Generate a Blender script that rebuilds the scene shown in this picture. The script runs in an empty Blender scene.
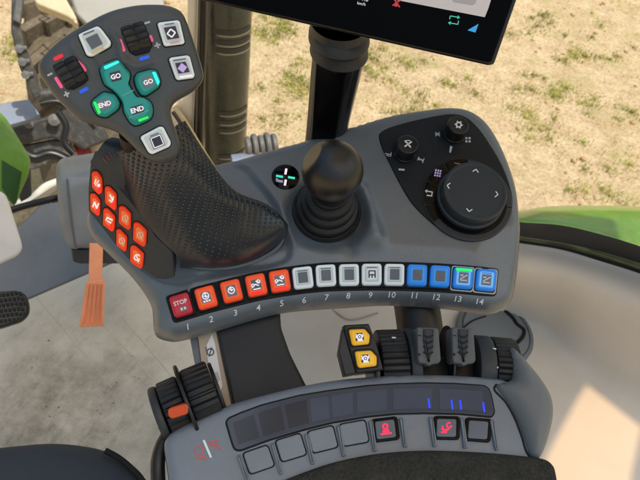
import bpy, bmesh, math, random
import numpy as np
from mathutils import Vector, Matrix, geometry
random.seed(7); rng = np.random.default_rng(7)
R = math.radians
sc = bpy.context.scene
COL = sc.collection

# ------------------------------------------------------------------ camera
CAM = Vector((0, 0, 1.15)); PITCH = 48; ROLL = 10.8; HFOV = 55
F = 320 / math.tan(R(HFOV / 2))
CM = (Matrix.Rotation(R(90 - PITCH), 3, 'X') @ Matrix.Rotation(R(ROLL), 3, 'Z'))
def ray(x, y):
    return (CM @ Vector(((x - 320) / F, (240 - y) / F, -1))).normalized()
def D(x, y, d): return CAM + ray(x, y) * d
def Z(x, y, z):
    r = ray(x, y); return CAM + r * ((z - CAM.z) / r.z)

class Pl:
    """a working plane of the place: origin, right axis, normal"""
    def __init__(s, O, N, X=(1, 0, 0), hf=None):
        s.O = Vector(O); s.N = Vector(N).normalized()
        X = Vector(X); s.X = (X - s.N * X.dot(s.N)).normalized(); s.Y = s.N.cross(s.X); s.hf = hf
    def uv(s, x, y, h=0.0):
        r = ray(x, y); O = s.O + s.N * h
        p = CAM + r * ((O - CAM).dot(s.N) / r.dot(s.N)) - O
        return (p.dot(s.X), p.dot(s.Y))
    def suv(s, x, y):
        h = 0.0
        if s.hf is None: return s.uv(x, y, 0)
        for _ in range(4):
            u, v = s.uv(x, y, h); h = s.hf(u, v)
        return u, v
    def H(s, u, v): return 0.0 if s.hf is None else s.hf(u, v)
    def w(s, u, v, h=0.0): return s.O + s.X * u + s.Y * v + s.N * h
    def p(s, x, y, h=0.0):
        u, v = s.uv(x, y, h); return s.w(u, v, h)

def crop(x0, y0, k, pts): return [(x0 + a / k, y0 + b / k) for a, b in pts]

# ------------------------------------------------------------------ objects
WL = {}
def thing(name, label, cat, loc, group=None):
    o = bpy.data.objects.new(name, None); COL.objects.link(o); o.empty_display_size = .02
    o.location = loc; WL[o] = Vector(loc); o['label'] = label; o['category'] = cat
    if group: o['group'] = group
    return o
def mk(name, geo, mat, parent=None, smooth=38, label=None, uvs=None, fade=None):
    V, Fc = geo
    V = [Vector(v) for v in V]
    c = Vector((0, 0, 0))
    for v in V: c += v
    c /= max(1, len(V))
    if parent is None: c.z = min(v.z for v in V)
    me = bpy.data.meshes.new(name)
    me.from_pydata([tuple(v - c) for v in V], [], Fc); me.update()
    if uvs is not None:
        l = me.uv_layers.new(name='UVMap')
        for lp in me.loops: l.data[lp.index].uv = uvs[lp.vertex_index]
        if fade is not None:
            l2 = me.uv_layers.new(name='Fade')
            for lp in me.loops: l2.data[lp.index].uv = (fade[lp.vertex_index], 0)
    bm = bmesh.new(); bm.from_mesh(me); bmesh.ops.recalc_face_normals(bm, faces=bm.faces) if uvs is None else None
    bm.to_mesh(me); bm.free()
    me.shade_smooth()
    if smooth < 180: me.set_sharp_from_angle(angle=R(smooth))
    me.materials.append(mat)
    o = bpy.data.objects.new(name, me); COL.objects.link(o)
    WL[o] = c
    if parent is not None:
        o.parent = parent; o.location = c - WL[parent]
    else: o.location = c
    if label: o['label'] = label
    return o
def top(o, label, cat, group=None):
    o['label'] = label; o['category'] = cat
    if group: o['group'] = group
    return o
def struct(o): o['kind'] = 'structure'; return o
def join(*gs):
    V = []; Fc = []
    for g in gs:
        n = len(V); V += list(g[0]); Fc += [tuple(i + n for i in f) for f in g[1]]
    return V, Fc

# ------------------------------------------------------------------ 2-D helpers
def area(P): return sum(P[i][0] * P[(i + 1) % len(P)][1] - P[(i + 1) % len(P)][0] * P[i][1] for i in range(len(P))) / 2
def rnd(P, r, n=5):
    """round the corners of a polygon"""
    out = []; N = len(P)
    for i in range(N):
        a, b, c = Vector(P[i - 1]), Vector(P[i]), Vector(P[(i + 1) % N])
        d1 = (a - b); d2 = (c - b); l1 = d1.length; l2 = d2.length
        if l1 < 1e-9 or l2 < 1e-9: continue
        d1 /= l1; d2 /= l2
        rr = min(r, .48 * l1, .48 * l2)
        p, q = b + d1 * rr, b + d2 * rr
        for k in range(n + 1):
            t = k / n; out.append(tuple(p * (1 - t) ** 2 + b * 2 * t * (1 - t) + q * t * t))
    return out
def spl(P, n=6, closed=True):
    """Catmull-Rom through points (any dimension)"""
    P = [np.array(p, float) for p in P]; N = len(P); out = []
    for i in range(N if closed else N - 1):
        if closed: a, b, c, d = P[i - 1], P[i], P[(i + 1) % N], P[(i + 2) % N]
        else: a, b, c, d = P[max(i - 1, 0)], P[i], P[i + 1], P[min(i + 2, N - 1)]
        for k in range(n):
            t = k / n
            out.append(tuple(.5 * (2 * b + (c - a) * t + (2 * a - 5 * b + 4 * c - d) * t * t + (3 * b - a - 3 * c + d) * t ** 3)))
    if not closed: out.append(tuple(P[-1]))
    return out
def inset(P, d):
    if area(P) < 0: P = P[::-1]
    out = []; N = len(P)
    for i in range(N):
        a, b, c = Vector(P[i - 1]), Vector(P[i]), Vector(P[(i + 1) % N])
        e1 = (b - a); e2 = (c - b)
        if e1.length < 1e-9: e1 = e2
        if e2.length < 1e-9: e2 = e1
        n1 = Vector((-e1.y, e1.x)).normalized(); n2 = Vector((-e2.y, e2.x)).normalized()
        m = (n1 + n2)
        if m.length < 1e-6: m = n1
        m.normalize(); k = max(.5, m.dot(n1))
        out.append(tuple(b + m * (d / k)))
    return out

# ------------------------------------------------------------------ solids
def slab_uv(pl, P, h0, h1, bev=.001, seg=3, bot=True, surf=None):
    if area(P) < 0: P = P[::-1]
    rings = [(P, h0)]
    if bev <= 0: rings += [(P, h1)]
    else:
        for k in range(seg + 1):
            a = math.pi / 2 * k / seg
            rings.append((inset(P, bev * (1 - math.cos(a))), h1 - bev * (1 - math.sin(a))))
    if bev > 0: rings.append((inset(P, bev * 1.25), h1))
    V = []; Fc = []; n = len(P)
    for Q, h in rings:
        for u, v in Q: V.append(pl.w(u, v, h + (pl.H(u, v) if surf is None else surf)))
    for r_ in range(len(rings) - 1):
        for i in range(n):
            j = (i + 1) % n; Fc.append((r_ * n + i, r_ * n + j, (r_ + 1) * n + j, (r_ + 1) * n + i))
    k0 = (len(rings) - 1) * n; Q = rings[-1][0]; A_ = np.array(Q); ext = A_.max(0) - A_.min(0)
    if ext.max() < .03: Fc.append(tuple(range(k0, k0 + n)))
    else:                                             # large caps: an even mesh instead of one long-sided face
        st = ext.max() / 14; ht = rings[-1][1]
        g = np.stack(np.meshgrid(np.arange(A_[:, 0].min() + st * .37, A_[:, 0].max(), st), np.arange(A_[:, 1].min() + st * .41, A_[:, 1].max(), st)), -1).reshape(-1, 2)
        g = g[inside(Q, g)]; g = g[dpoly(Q, g) > st * .3] if len(g) else g
        vs, _, fs, ov, _, _ = geometry.delaunay_2d_cdt([Vector(q) for q in Q] + [Vector(q) for q in g], [(i, (i + 1) % n) for i in range(n)], [], 1, 1e-8)
        im = {}
        for i, o in enumerate(ov):
            q = [k for k in o if k < n]
            if q: im[i] = k0 + q[0]
            else:
                u, v = vs[i]; im[i] = len(V); V.append(pl.w(u, v, ht + (pl.H(u, v) if surf is None else surf)))
        for f in fs:
            t_ = [im[i] for i in f]
            if len(set(t_)) == len(t_): Fc.append(tuple(t_))
    if bot: Fc.append(tuple(reversed(range(n))))
    return V, Fc
def slab(pl, px, h0, h1, r=0.0, bev=.001, seg=3, smooth=False, ph=None, **k):
    """a solid over a plane from an outline"""
    hh = h1 if ph is None else ph
    P = [pl.uv(x, y, hh) if pl.hf is None else pl.suv(x, y) for x, y in px]
    if smooth: P = spl(P, 5)
    if r > 0: P = rnd(P, r)
    return slab_uv(pl, P, h0, h1, bev, seg, **k)
def decal(pl, polys, h):
    V = []; Fc = []
    for P in polys:
        n = len(V)
        for x, y in P:
            u, v = pl.uv(x, y, h) if pl.hf is None else pl.suv(x, y)
            V.append(pl.w(u, v, h + pl.H(u, v)))
        for u in range(0): pass
        Fc.append(tuple(range(n, n + len(P))))
    return V, Fc
def lathe(O, ax, prof, seg=40, X=None, lim=None, rfun=None):
    ax = Vector(ax).normalized()
    X = Vector(X) if X is not None else (Vector((1, 0, 0)) if abs(ax.x) < .9 else Vector((0, 1, 0)))
    X = (X - ax * X.dot(ax)).normalized(); Y = ax.cross(X); O = Vector(O)
    V = []; Fc = []; m = len(prof)
    for i in range(seg):
        a = 2 * math.pi * i / seg
        for j, (r, z) in enumerate(prof):
            rr = r if rfun is None else rfun(r, z, a, j)
            V.append(O + ax * z + (X * math.cos(a) + Y * math.sin(a)) * rr)
    for i in range(seg):
        k = (i + 1) % seg
        for j in range(m - 1): Fc.append((i * m + j, k * m + j, k * m + j + 1, i * m + j + 1))
    if prof[0][0] > 1e-6: Fc.append(tuple(i * m for i in reversed(range(seg))))
    if prof[-1][0] > 1e-6: Fc.append(tuple(i * m + m - 1 for i in range(seg)))
    return V, Fc
def patch(G, su=8, sv=8):
    """smooth sheet through a grid of points (list of rows) + uv in metres"""
    rows = [spl([tuple(p) for p in r], su, False) for r in G]
    cols = list(zip(*rows))
    M = [spl(list(c), sv, False) for c in cols]      # M[col][row]
    nc, nr = len(M), len(M[0]); V = []; uv = []
    A = np.array(M)                                   # nc,nr,3
    du = np.zeros((nc, nr)); dv = np.zeros((nc, nr))
    du[1:] = np.cumsum(np.linalg.norm(np.diff(A, axis=0), axis=2), axis=0)
    du -= du[nc // 2][None, :]
    dv[:, 1:] = np.cumsum(np.linalg.norm(np.diff(A, axis=1), axis=2), axis=1)
    dv[:] = dv[nc // 2][None, :]
    for i in range(nc):
        for j in range(nr): V.append(Vector(A[i, j])); uv.append((du[i, j], dv[i, j]))
    Fc = [(i * nr + j, i * nr + j + 1, (i + 1) * nr + j + 1, (i + 1) * nr + j) for i in range(nc - 1) for j in range(nr - 1)]
    return (V, Fc), uv
def tube(P, r, seg=10, n=6, cap=True):
    P = [Vector(p) for p in (spl([tuple(p) for p in P], n, False) if n > 1 else P)]
    V = []; Fc = []; N = len(P); T0 = None
    rr = r if callable(r) else (lambda t: r)
    for i in range(N):
        t = (P[min(i + 1, N - 1)] - P[max(i - 1, 0)]).normalized()
        if T0 is None:
            a = t.orthogonal().normalized()
        else: a = (a - t * a.dot(t)).normalized()
        T0 = t; b = t.cross(a)
        for k in range(seg):
            q = 2 * math.pi * k / seg; V.append(P[i] + (a * math.cos(q) + b * math.sin(q)) * rr(i / (N - 1)))
    for i in range(N - 1):
        for k in range(seg):
            l = (k + 1) % seg; Fc.append((i * seg + k, i * seg + l, (i + 1) * seg + l, (i + 1) * seg + k))
    if cap: Fc.append(tuple(range(seg))[::-1]); Fc.append(tuple(range((N - 1) * seg, N * seg)))
    return V, Fc
def box(O, X, Y, Zv, bev=0.0):
    """box centred at O with half-axis vectors, chamfered"""
    O, X, Y, Zv = map(Vector, (O, X, Y, Zv))
    bm = bmesh.new(); bmesh.ops.create_cube(bm, size=2)
    M = Matrix((X, Y, Zv)).transposed()
    for v in bm.verts: v.co = M @ v.co + O
    if bev > 0: bmesh.ops.bevel(bm, geom=bm.edges[:], offset=bev, segments=3, affect='EDGES', profile=.6)
    bm.verts.index_update()
    g = ([v.co.copy() for v in bm.verts], [tuple(v.index for v in f.verts) for f in bm.faces]); bm.free()
    return g
def dpoly(P, Q):
    """distance of points Q (n,2) to closed polygon P"""
    P = np.array(P); A = P; B = np.roll(P, -1, 0); Q = np.asarray(Q, float).reshape(-1, 2)
    best = np.full(len(Q), 1e9)
    for a, b in zip(A, B):
        ab = b - a; t = np.clip(((Q - a) @ ab) / (ab @ ab + 1e-15), 0, 1)
        best = np.minimum(best, np.linalg.norm(Q - a - t[:, None] * ab, axis=1))
    return best
def inside(P, Q):
    P = np.array(P); Q = np.asarray(Q); c = np.zeros(len(Q), bool); n = len(P); j = n - 1
    for i in range(n):
        xi, yi = P[i]; xj, yj = P[j]
        m = ((yi > Q[:, 1]) != (yj > Q[:, 1])) & (Q[:, 0] < (xj - xi) * (Q[:, 1] - yi) / (yj - yi + 1e-15) + xi)
        c ^= m; j = i
    return c
def hfield(pl, P, hf, step, wall, wallin=0.0):
    """moulded shell: outline P (uv), top height hf(array) ; wall dropped from its rim"""
    if area(P) < 0: P = P[::-1]
    P = [tuple(p) for p in P]
    A = np.array(P); lo, hi = A.min(0), A.max(0)
    g = np.stack(np.meshgrid(np.arange(lo[0], hi[0], step), np.arange(lo[1], hi[1], step)), -1).reshape(-1, 2)
    g[:, 0] += (np.round((g[:, 1] - lo[1]) / step) % 2) * step * .5
    g = g[inside(P, g)]; g = g[dpoly(P, g) > step * .45]
    rings = [inset(P, d) for d in (.0006, .0016, .003)]
    pts = [Vector(p) for p in P]
    extra = [Vector(q) for r_ in rings for q in r_]
    g = g[dpoly(P, g) > .0042]
    allp = pts + extra + [Vector(q) for q in g]
    n = len(P)
    vs, es, fs, ov, oe, of = geometry.delaunay_2d_cdt(allp, [(i, (i + 1) % n) for i in range(n)], [], 1, 1e-7)
    Q = np.array([tuple(v) for v in vs]); h = hf(Q)
    V = [pl.w(q[0], q[1], z) for q, z in zip(Q, h)]
    Fc = [tuple(f) for f in fs]
    # boundary wall
    idx = {}
    for i, o in enumerate(ov):
        for k in o:
            if k < n: idx[k] = i
    loop = [idx[i] for i in range(n)]
    m = len(V); Pin = inset(P, wallin)
    for i in range(n): V.append(pl.w(Pin[i][0], Pin[i][1], wall))
    for i in range(n):
        j = (i + 1) % n; Fc.append((loop[i], m + i, m + j, loop[j]))
    Fc.append(tuple(range(m, m + n)))
    return V, Fc
def roll(d, r):
    """quarter-round edge profile: 0 inside, -r at the rim"""
    x = np.clip(1 - d / r, 0, 1); return -r * (1 - np.sqrt(np.maximum(0, 1 - x * x)))
def gridfn(f, P, st=.001):
    """tabulate a height function over an outline, read back bilinearly"""
    A = np.array(P); lo = A.min(0) - .01; hi = A.max(0) + .01
    xs = np.arange(lo[0], hi[0], st); ys = np.arange(lo[1], hi[1], st)
    T = f(np.stack(np.meshgrid(xs, ys, indexing='ij'), -1).reshape(-1, 2)).reshape(len(xs), len(ys))
    def h(u, v):
        a = min(max((u - lo[0]) / st, 0), len(xs) - 1.001); b = min(max((v - lo[1]) / st, 0), len(ys) - 1.001)
        i, j = int(a), int(b); p, q = a - i, b - j
        return float(T[i, j] * (1 - p) * (1 - q) + T[i + 1, j] * p * (1 - q) + T[i, j + 1] * (1 - p) * q + T[i + 1, j + 1] * p * q)
    return h
def sstep(a, b, x):
    t = np.clip((x - a) / (b - a), 0, 1); return t * t * (3 - 2 * t)

def text(pl, s, cx, cy, hpx, ang=0, h=.0005, shear=0.0, bold=0.0):
    """lettering as flat mesh; returns geometry"""
    cu = bpy.data.curves.new('lettering', 'FONT'); cu.body = s; cu.align_x = 'CENTER'; cu.align_y = 'CENTER'
    cu.size = 1; cu.shear = shear; cu.offset = bold; cu.resolution_u = 3
    ob = bpy.data.objects.new('lettering', cu); COL.objects.link(ob)
    dg = bpy.context.evaluated_depsgraph_get(); dg.update()
    me = ob.evaluated_get(dg).to_mesh()
    vs = [v.co.copy() for v in me.vertices]; fs = [tuple(p.vertices) for p in me.polygons]
    ob.evaluated_get(dg).to_mesh_clear(); bpy.data.objects.remove(ob); bpy.data.curves.remove(cu)
    ys = [v.y for v in vs]; xs = [v.x for v in vs]; k = hpx / max(1e-6, max(ys) - min(ys))
    mx, my = (max(xs) + min(xs)) / 2, (max(ys) + min(ys)) / 2
    c, s_ = math.cos(R(ang)), math.sin(R(ang)); V = []
    for v in vs:
        a, b = (v.x - mx) * k, -(v.y - my) * k
        x, y = cx + a * c - b * s_, cy + a * s_ + b * c
        u, w = pl.uv(x, y, h) if pl.hf is None else pl.suv(x, y)
        V.append(pl.w(u, w, h + pl.H(u, w)))
    return V, fs
def L(c, ang, k=1.0):
    """local drawing frame (right, down) around a point"""
    co, si = math.cos(R(ang)), math.sin(R(ang))
    return lambda pts: [(c[0] + (a * co - b * si) * k, c[1] + (a * si + b * co) * k) for a, b in pts]
def rect(w, h, x=0, y=0): return [(x - w / 2, y - h / 2), (x + w / 2, y - h / 2), (x + w / 2, y + h / 2), (x - w / 2, y + h / 2)]
def bar(x0, y0, x1, y1, w):
    d = math.hypot(x1 - x0, y1 - y0); nx, ny = -(y1 - y0) / d * w / 2, (x1 - x0) / d * w / 2
    return [(x0 + nx, y0 + ny), (x1 + nx, y1 + ny), (x1 - nx, y1 - ny), (x0 - nx, y0 - ny)]
def arcs(r, w, a0, a1, n=8, x=0, y=0):
    return [bar(x + r * math.cos(R(a0 + (a1 - a0) * i / n)), y + r * math.sin(R(a0 + (a1 - a0) * i / n)),
                x + r * math.cos(R(a0 + (a1 - a0) * (i + 1) / n)), y + r * math.sin(R(a0 + (a1 - a0) * (i + 1) / n)), w) for i in range(n)]

# ------------------------------------------------------------------ materials
def srgb(r, g, b):
    f = lambda c: (c / 255 / 12.92) if c / 255 <= .04045 else ((c / 255 + .055) / 1.055) ** 2.4
    return (f(r), f(g), f(b), 1)
MATS = {}
def plastic(name, col, rough=.5, grain=.25, gs=900, spec=.5, var=.12, dust=0.0, metal=0.0, vs=14, coat=0.0):
    m = bpy.data.materials.new(name); m.use_nodes = True; nt = m.node_tree; N = nt.nodes; Lk = nt.links
    b = N['Principled BSDF']; b.inputs['Roughness'].default_value = rough; b.inputs['Metallic'].default_value = metal
    b.inputs['Specular IOR Level'].default_value = spec; b.inputs['Coat Weight'].default_value = coat
    tc = N.new('ShaderNodeNewGeometry')
    n1 = N.new('ShaderNodeTexNoise'); n1.inputs['Scale'].default_value = vs; n1.inputs['Detail'].default_value = 6; Lk.new(tc.outputs['Position'], n1.inputs['Vector'])
    mr = N.new('ShaderNodeMapRange'); mr.inputs[1].default_value = .3; mr.inputs[2].default_value = .7
    mr.inputs[3].default_value = 1 - var; mr.inputs[4].default_value = 1 + var; Lk.new(n1.outputs[0], mr.inputs[0])
    mx = N.new('ShaderNodeVectorMath'); mx.operation = 'SCALE'; mx.inputs[0].default_value = col[:3]; Lk.new(mr.outputs[0], mx.inputs['Scale'])
    last = mx.outputs[0]
    if dust > 0:
        n3 = N.new('ShaderNodeTexNoise'); n3.inputs['Scale'].default_value = 55; n3.inputs['Detail'].default_value = 8; n3.inputs['Roughness'].default_value = .75
        Lk.new(tc.outputs['Position'], n3.inputs['Vector'])
        r3 = N.new('ShaderNodeMapRange'); r3.inputs[1].default_value = .48; r3.inputs[2].default_value = .75; r3.inputs[3].default_value = 0; r3.inputs[4].default_value = dust
        Lk.new(n3.outputs[0], r3.inputs[0])
        mm = N.new('ShaderNodeMix'); mm.data_type = 'RGBA'; Lk.new(r3.outputs[0], mm.inputs[0]); Lk.new(last, mm.inputs[6]); mm.inputs[7].default_value = srgb(165, 150, 125)
        last = mm.outputs[2]
    Lk.new(last, b.inputs['Base Color'])
    r2 = N.new('ShaderNodeMapRange'); r2.inputs[1].default_value = .3; r2.inputs[2].default_value = .7
    r2.inputs[3].default_value = max(.02, rough - .08); r2.inputs[4].default_value = min(1, rough + .08); Lk.new(n1.outputs[0], r2.inputs[0]); Lk.new(r2.outputs[0], b.inputs['Roughness'])
    if grain > 0:
        n2 = N.new('ShaderNodeTexNoise'); n2.inputs['Scale'].default_value = gs; n2.inputs['Detail'].default_value = 2; Lk.new(tc.outputs['Position'], n2.inputs['Vector'])
        bp = N.new('ShaderNodeBump'); bp.inputs['Strength'].default_value = grain; bp.inputs['Distance'].default_value = .0006
        Lk.new(n2.outputs[0], bp.inputs['Height']); Lk.new(bp.outputs[0], b.inputs['Normal'])
    MATS[name] = m; return m
def lit(name, col, e=1.0, base=None, rough=.35):
    """back-lit plastic or display segment"""
    m = plastic(name, base or col, rough, 0, var=.05); b = m.node_tree.nodes['Principled BSDF']
    b.inputs['Emission Color'].default_value = col; b.inputs['Emission Strength'].default_value = e
    return m
SUNAZ = 95; SUNEL = 70; SKYS = .15; SUNE = 3.6
ROOF = [(-.12, .0), (1.15, .0), (1.15, .92), (-.12, .92)]  # outline of the unseen added roof, trimmed to what must stay shaded
# ================================================================== materials
con = plastic('moulded grey plastic', srgb(92, 101, 109), .33, .4, 1000, spec=.95, dust=.07)
con2 = plastic('armrest grey plastic', srgb(112, 122, 134), .35, .4, 1000, spec=.8, dust=.09)
bolm = plastic('bolster grey plastic', srgb(108, 113, 117), .45, .35, 1100)
inlay = plastic('charcoal inlay', srgb(28, 33, 38), .42, .15, spec=.25)
headm = plastic('lever charcoal plastic', srgb(72, 77, 81), .35, .3, 1200)
blk = plastic('black plastic', srgb(16, 18, 21), .36, .2)
blkg = plastic('gloss black', srgb(9, 9, 11), .15, 0, spec=.2)
rub = plastic('black rubber', srgb(19, 21, 24), .5, .4)
drub = plastic('dark grey rubber', srgb(42, 47, 53), .5, .4)
seam = plastic('dark gap', srgb(8, 8, 9), .8, 0)
white = plastic('white marking', srgb(235, 238, 240), .5, 0, var=.03)
wkey = lit('silver grey key', srgb(226, 236, 240), .13)
wkey2 = plastic('pale key centre', srgb(216, 225, 229), .4, .05, var=.04)
scrn = plastic('dim key display', srgb(96, 104, 112), .25, 0)
scrd = plastic('dark key display', srgb(48, 46, 60), .25, 0)
lilac = lit('lilac symbol', srgb(196, 170, 232), .25)
wlit = lit('white symbol', srgb(245, 240, 250), .35)
orange = lit('orange key', srgb(238, 72, 18), .28)
orange2 = lit('orange key centre', srgb(244, 98, 34), .28)
redk = lit('red key', srgb(190, 30, 48), .12)
redk2 = lit('red key centre', srgb(205, 50, 66), .12)
redled = lit('red lamp bar', srgb(255, 20, 30), 1.2)
bluek = lit('blue key', srgb(26, 122, 216), .3)
bluek2 = lit('blue key centre', srgb(44, 142, 228), .28)
bluek3 = lit('bright blue key centre', srgb(110, 178, 242), .4)
grnled = lit('green lamp bar', srgb(30, 215, 70), .9)
cyanled = lit('cyan lamp bar', srgb(40, 225, 210), .9)
teal = lit('teal key', srgb(14, 128, 122), .08, rough=.25)
teal2 = lit('teal key centre', srgb(30, 150, 144), .08, rough=.25)
greyd = plastic('grey key display', srgb(116, 122, 132), .25, 0)
pinkm = lit('pink marking', srgb(248, 96, 140), .25)
redm = lit('red marking', srgb(240, 40, 52), .22)
bluem = lit('blue marking', srgb(34, 96, 235), .22)
greym = plastic('pale grey marking', srgb(190, 196, 198), .5, 0)
mat_pan = lit('side panel key', srgb(224, 56, 18), .3)
mat_pan2 = lit('side panel key centre', srgb(238, 118, 60), .2)
yel = lit('yellow key', srgb(240, 178, 18), .15)
yel2 = lit('yellow key centre', srgb(250, 196, 50), .15)
redlit = lit('red lit symbol', srgb(255, 40, 80), 1.0)
bluelit = lit('blue lit tick', srgb(20, 50, 255), 2.2)
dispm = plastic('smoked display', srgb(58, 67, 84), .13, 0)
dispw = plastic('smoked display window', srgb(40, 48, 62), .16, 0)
dispw2 = plastic('sky reflection display window', srgb(66, 77, 97), .16, 0, var=.1)  # lighter copy: sky reflection painted into the right-hand windows
beige = plastic('beige trim', srgb(206, 200, 193), .6, .3, 700, var=.05)
beige2 = plastic('brown grey trim', srgb(186, 172, 154), .6, .3, 700)
slate = plastic('slate plastic', srgb(108, 116, 126), .5, .3, dust=.15)
slate2 = plastic('pedal housing plastic', srgb(126, 133, 142), .45, .25, dust=.05)
greenp = plastic('green paint', srgb(92, 134, 40), .22, 0, var=.2, vs=7, dust=.3, coat=.3)  # mottled tone also imitates blurred reflections on the fender
orp = plastic('orange metal', srgb(240, 156, 112), .45, .1, dust=.3)
tyre = plastic('dusty tyre rubber', srgb(96, 86, 72), .85, .5, 120, dust=.5)
steel = plastic('dusty grey metal', srgb(92, 94, 98), .5, .2, 300, dust=.4)
blkmet = plastic('dusty black metal', srgb(48, 49, 52), .5, .2, 300, dust=.3)
bluegrey = plastic('blue grey plate', srgb(112, 124, 146), .5, .2, 300, dust=.3)
exh = plastic('olive grey exhaust paint', srgb(36, 44, 38), .22, .1, 60, dust=.08, var=.15)
pale = plastic('pale grey panel', srgb(205, 203, 200), .5, .2)
seatm = plastic('seat fabric', srgb(50, 55, 64), .85, .8, 500)

# ================================================================== control console
R20 = R(20)
O_con = D(345, 210, .62)
CP = Pl(O_con, (0, -math.sin(R20), math.cos(R20)))
front = [(150, 306, -.02), (154, 333, -.026), (168, 341, -.03), (183, 341, -.032), (215, 332, -.032), (248, 322, -.032), (280, 314, -.032), (312, 310.5, -.032), (345, 308.5, -.032),
         (389, 306, -.032), (440, 309, -.032), (470, 313, -.032), (487, 314.5, -.032), (500, 311, -.03), (511, 302, -.028), (518.5, 282, -.02)]
right = [(521, 250, -.012), (519, 215, -.01), (516, 190, -.01), (508, 164, -.01), (497, 140, -.01), (485, 122, -.009), (470, 111, -.008), (452, 107.5, -.008), (430, 108.5, -.007)]
back = [(392, 114, -.006), (350, 126, -.006), (310, 138, -.006), (270, 149, -.006), (240, 158, -.006), (205, 166, -.006), (160, 180, -.006), (115, 192, -.008)]
left = [(93, 208, -.012), (88, 222, -.014), (93, 238, -.016), (110, 256, -.018), (128, 273, -.018), (142, 290, -.02)]
pts = [CP.uv(*p) for p in front + right + back + left]
CO = spl(pts, 5); FR = np.array(spl([CP.uv(*p) for p in front], 5, False))
jb = np.array(CP.uv(327, 212)); rg0 = np.array(CP.uv(358, 190)); rg1 = np.array(CP.uv(374, 236))
COa = CO if area(CO) > 0 else CO[::-1]
REC = spl([CP.uv(*p) for p in [(100, 200), (170, 178), (236, 160), (262, 180), (282, 207), (293, 236), (293, 258), (274, 268), (230, 276), (180, 284), (150, 276), (120, 252)]], 4)
def dline(P, Q):
    best = np.full(len(Q), 1e9)
    for a, b in zip(P[:-1], P[1:]):
        ab = b - a; t = np.clip(((Q - a) @ ab) / (ab @ ab + 1e-15), 0, 1)
        best = np.minimum(best, np.linalg.norm(Q - a - t[:, None] * ab, axis=1))
    return best
def con_h(Q):
    Q = np.asarray(Q, float).reshape(-1, 2)
    d = dpoly(COa, Q); df = dline(FR, Q)
    h = roll(d, .013)
    t = np.clip((.056 - df), 0, 1); s = .003
    h -= math.tan(R(19)) * (np.sqrt(t * t + s * s) - s) * (t > 0)
    dj = np.linalg.norm(Q - jb, axis=1)
    h -= .006 * (1 - sstep(.030, .047, dj))
    h -= .0045 * sstep(0, .009, np.where(inside(REC, Q), dpoly(REC, Q), 0))
    drg = dline(np.array([rg0, rg1]), Q); h += .0100 * np.exp(-(drg / .010) ** 2) * sstep(.034, .046, dj)
    ch = dline(np.array([np.array(CP.uv(345, 215)), np.array(CP.uv(352, 245))]), Q); h -= .005 * np.exp(-(ch / .009) ** 2)
    return h
CP.hf = gridfn(con_h, COa)
base = CP.p(330, 230, -.04); base = Vector((base.x, base.y, base.z))
T = thing('control_console', 'curved grey armrest console with fourteen numbered keys and round menu dial', 'control console', base)
body = mk('console_body', hfield(CP, CO, con_h, .0024, -.034, .004), con, T, 50)
FLAT = Pl(CP.O, CP.N)                                     # same plane without the moulding

# egg shaped inlay with climate knobs and menu dial
pan = crop(260, 100, 2.286, [(274, 84), (280, 73), (300, 63), (345, 50), (400, 38), (440, 33), (470, 40), (496, 62), (520, 95), (548, 142), (568, 190), (576, 232), (568, 272), (540, 300), (500, 316), (460, 314), (425, 302), (388, 275), (350, 237), (322, 192), (298, 145), (282, 112)])
PU = spl([FLAT.uv(x, y, .001) for x, y in pan], 4)
rim = mk('inlay_rim', slab_uv(FLAT, inset(PU, -.0009), -.006, .0007, .0006), seam, T)
ip = mk('inlay_panel', slab_uv(FLAT, PU, -.005, .0013, .0006), inlay, T)
def ringuv(pl, cx, cy, r0, r1, a0, a1, n=40):
    """annular sector about a pixel, radii in metres"""
    u, v = pl.uv(cx, cy); A = [R(a0 + (a1 - a0) * i / n) for i in range(n + 1)]
    return [(u + r1 * math.cos(a), v + r1 * math.sin(a)) for a in A] + [(u + r0 * math.cos(a), v + r0 * math.sin(a)) for a in reversed(A)]
dc = (468.5, 200.5)
ring = mk('dial_surround', slab_uv(FLAT, ringuv(FLAT, dc[0] - 1.5, dc[1] - .5, .001, .0465, 0, 359.5, 90), -.003, .0030, .0012), drub, T)
well = mk('dial_well', slab_uv(FLAT, ringuv(FLAT, dc[0] - .5, dc[1], .001, .0395, 0, 359.5, 90), -.002, .0036, .0004), blkg, T)
for a0, a1, ic in ((95, 128, 'a'), (130, 164, 'b'), (166, 200, 'c'), (202, 226, 'd')):
    b = mk('shortcut_button', slab_uv(FLAT, ringuv(FLAT, dc[0] - 1.5, dc[1] - .5, .035, .0455, a0, a1, 10), 0, .0042, .0005), blkg, T)
    am = R((a0 + a1) / 2); u, v = FLAT.uv(dc[0] - 1.5, dc[1] - .5)
    W = FLAT.w(u + .0405 * math.cos(am), v + .0405 * math.sin(am), .0045)
    loc = CM.transposed() @ (W - CAM); cpx = (320 + loc.x / -loc.z * F, 240 - loc.y / -loc.z * F)
    l = L(cpx, 10)
    if ic == 'a': P = [l(bar(-3, 0, 2, 0, 1.1))] + [l(q) for q in arcs(2.2, 1, -90, 60, 5, 1.5, 2)]
    elif ic == 'b': P = [l(rect(1.6, 1.8, i * 2.4 - 2.4, j * 2.6 - 2.6)) for i in range(3) for j in range(3)]
    elif ic == 'c': P = [l(bar(-3, -1, 3, -1, 1.2)), l([(-4.6, -1), (-2.4, -3), (-2.4, 1)]), l(bar(3, -1.4, 3, 3, 1.2)), l(bar(-2, 3, 3.5, 3, 1.2))]
    else: P = []
    if P: mk('button_symbol', decal(FLAT, P, .0045), {'a': plastic('dim red symbol', srgb(170, 110, 120), .5, 0)}.get(ic, lilac if ic == 'b' else white), b)
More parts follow.
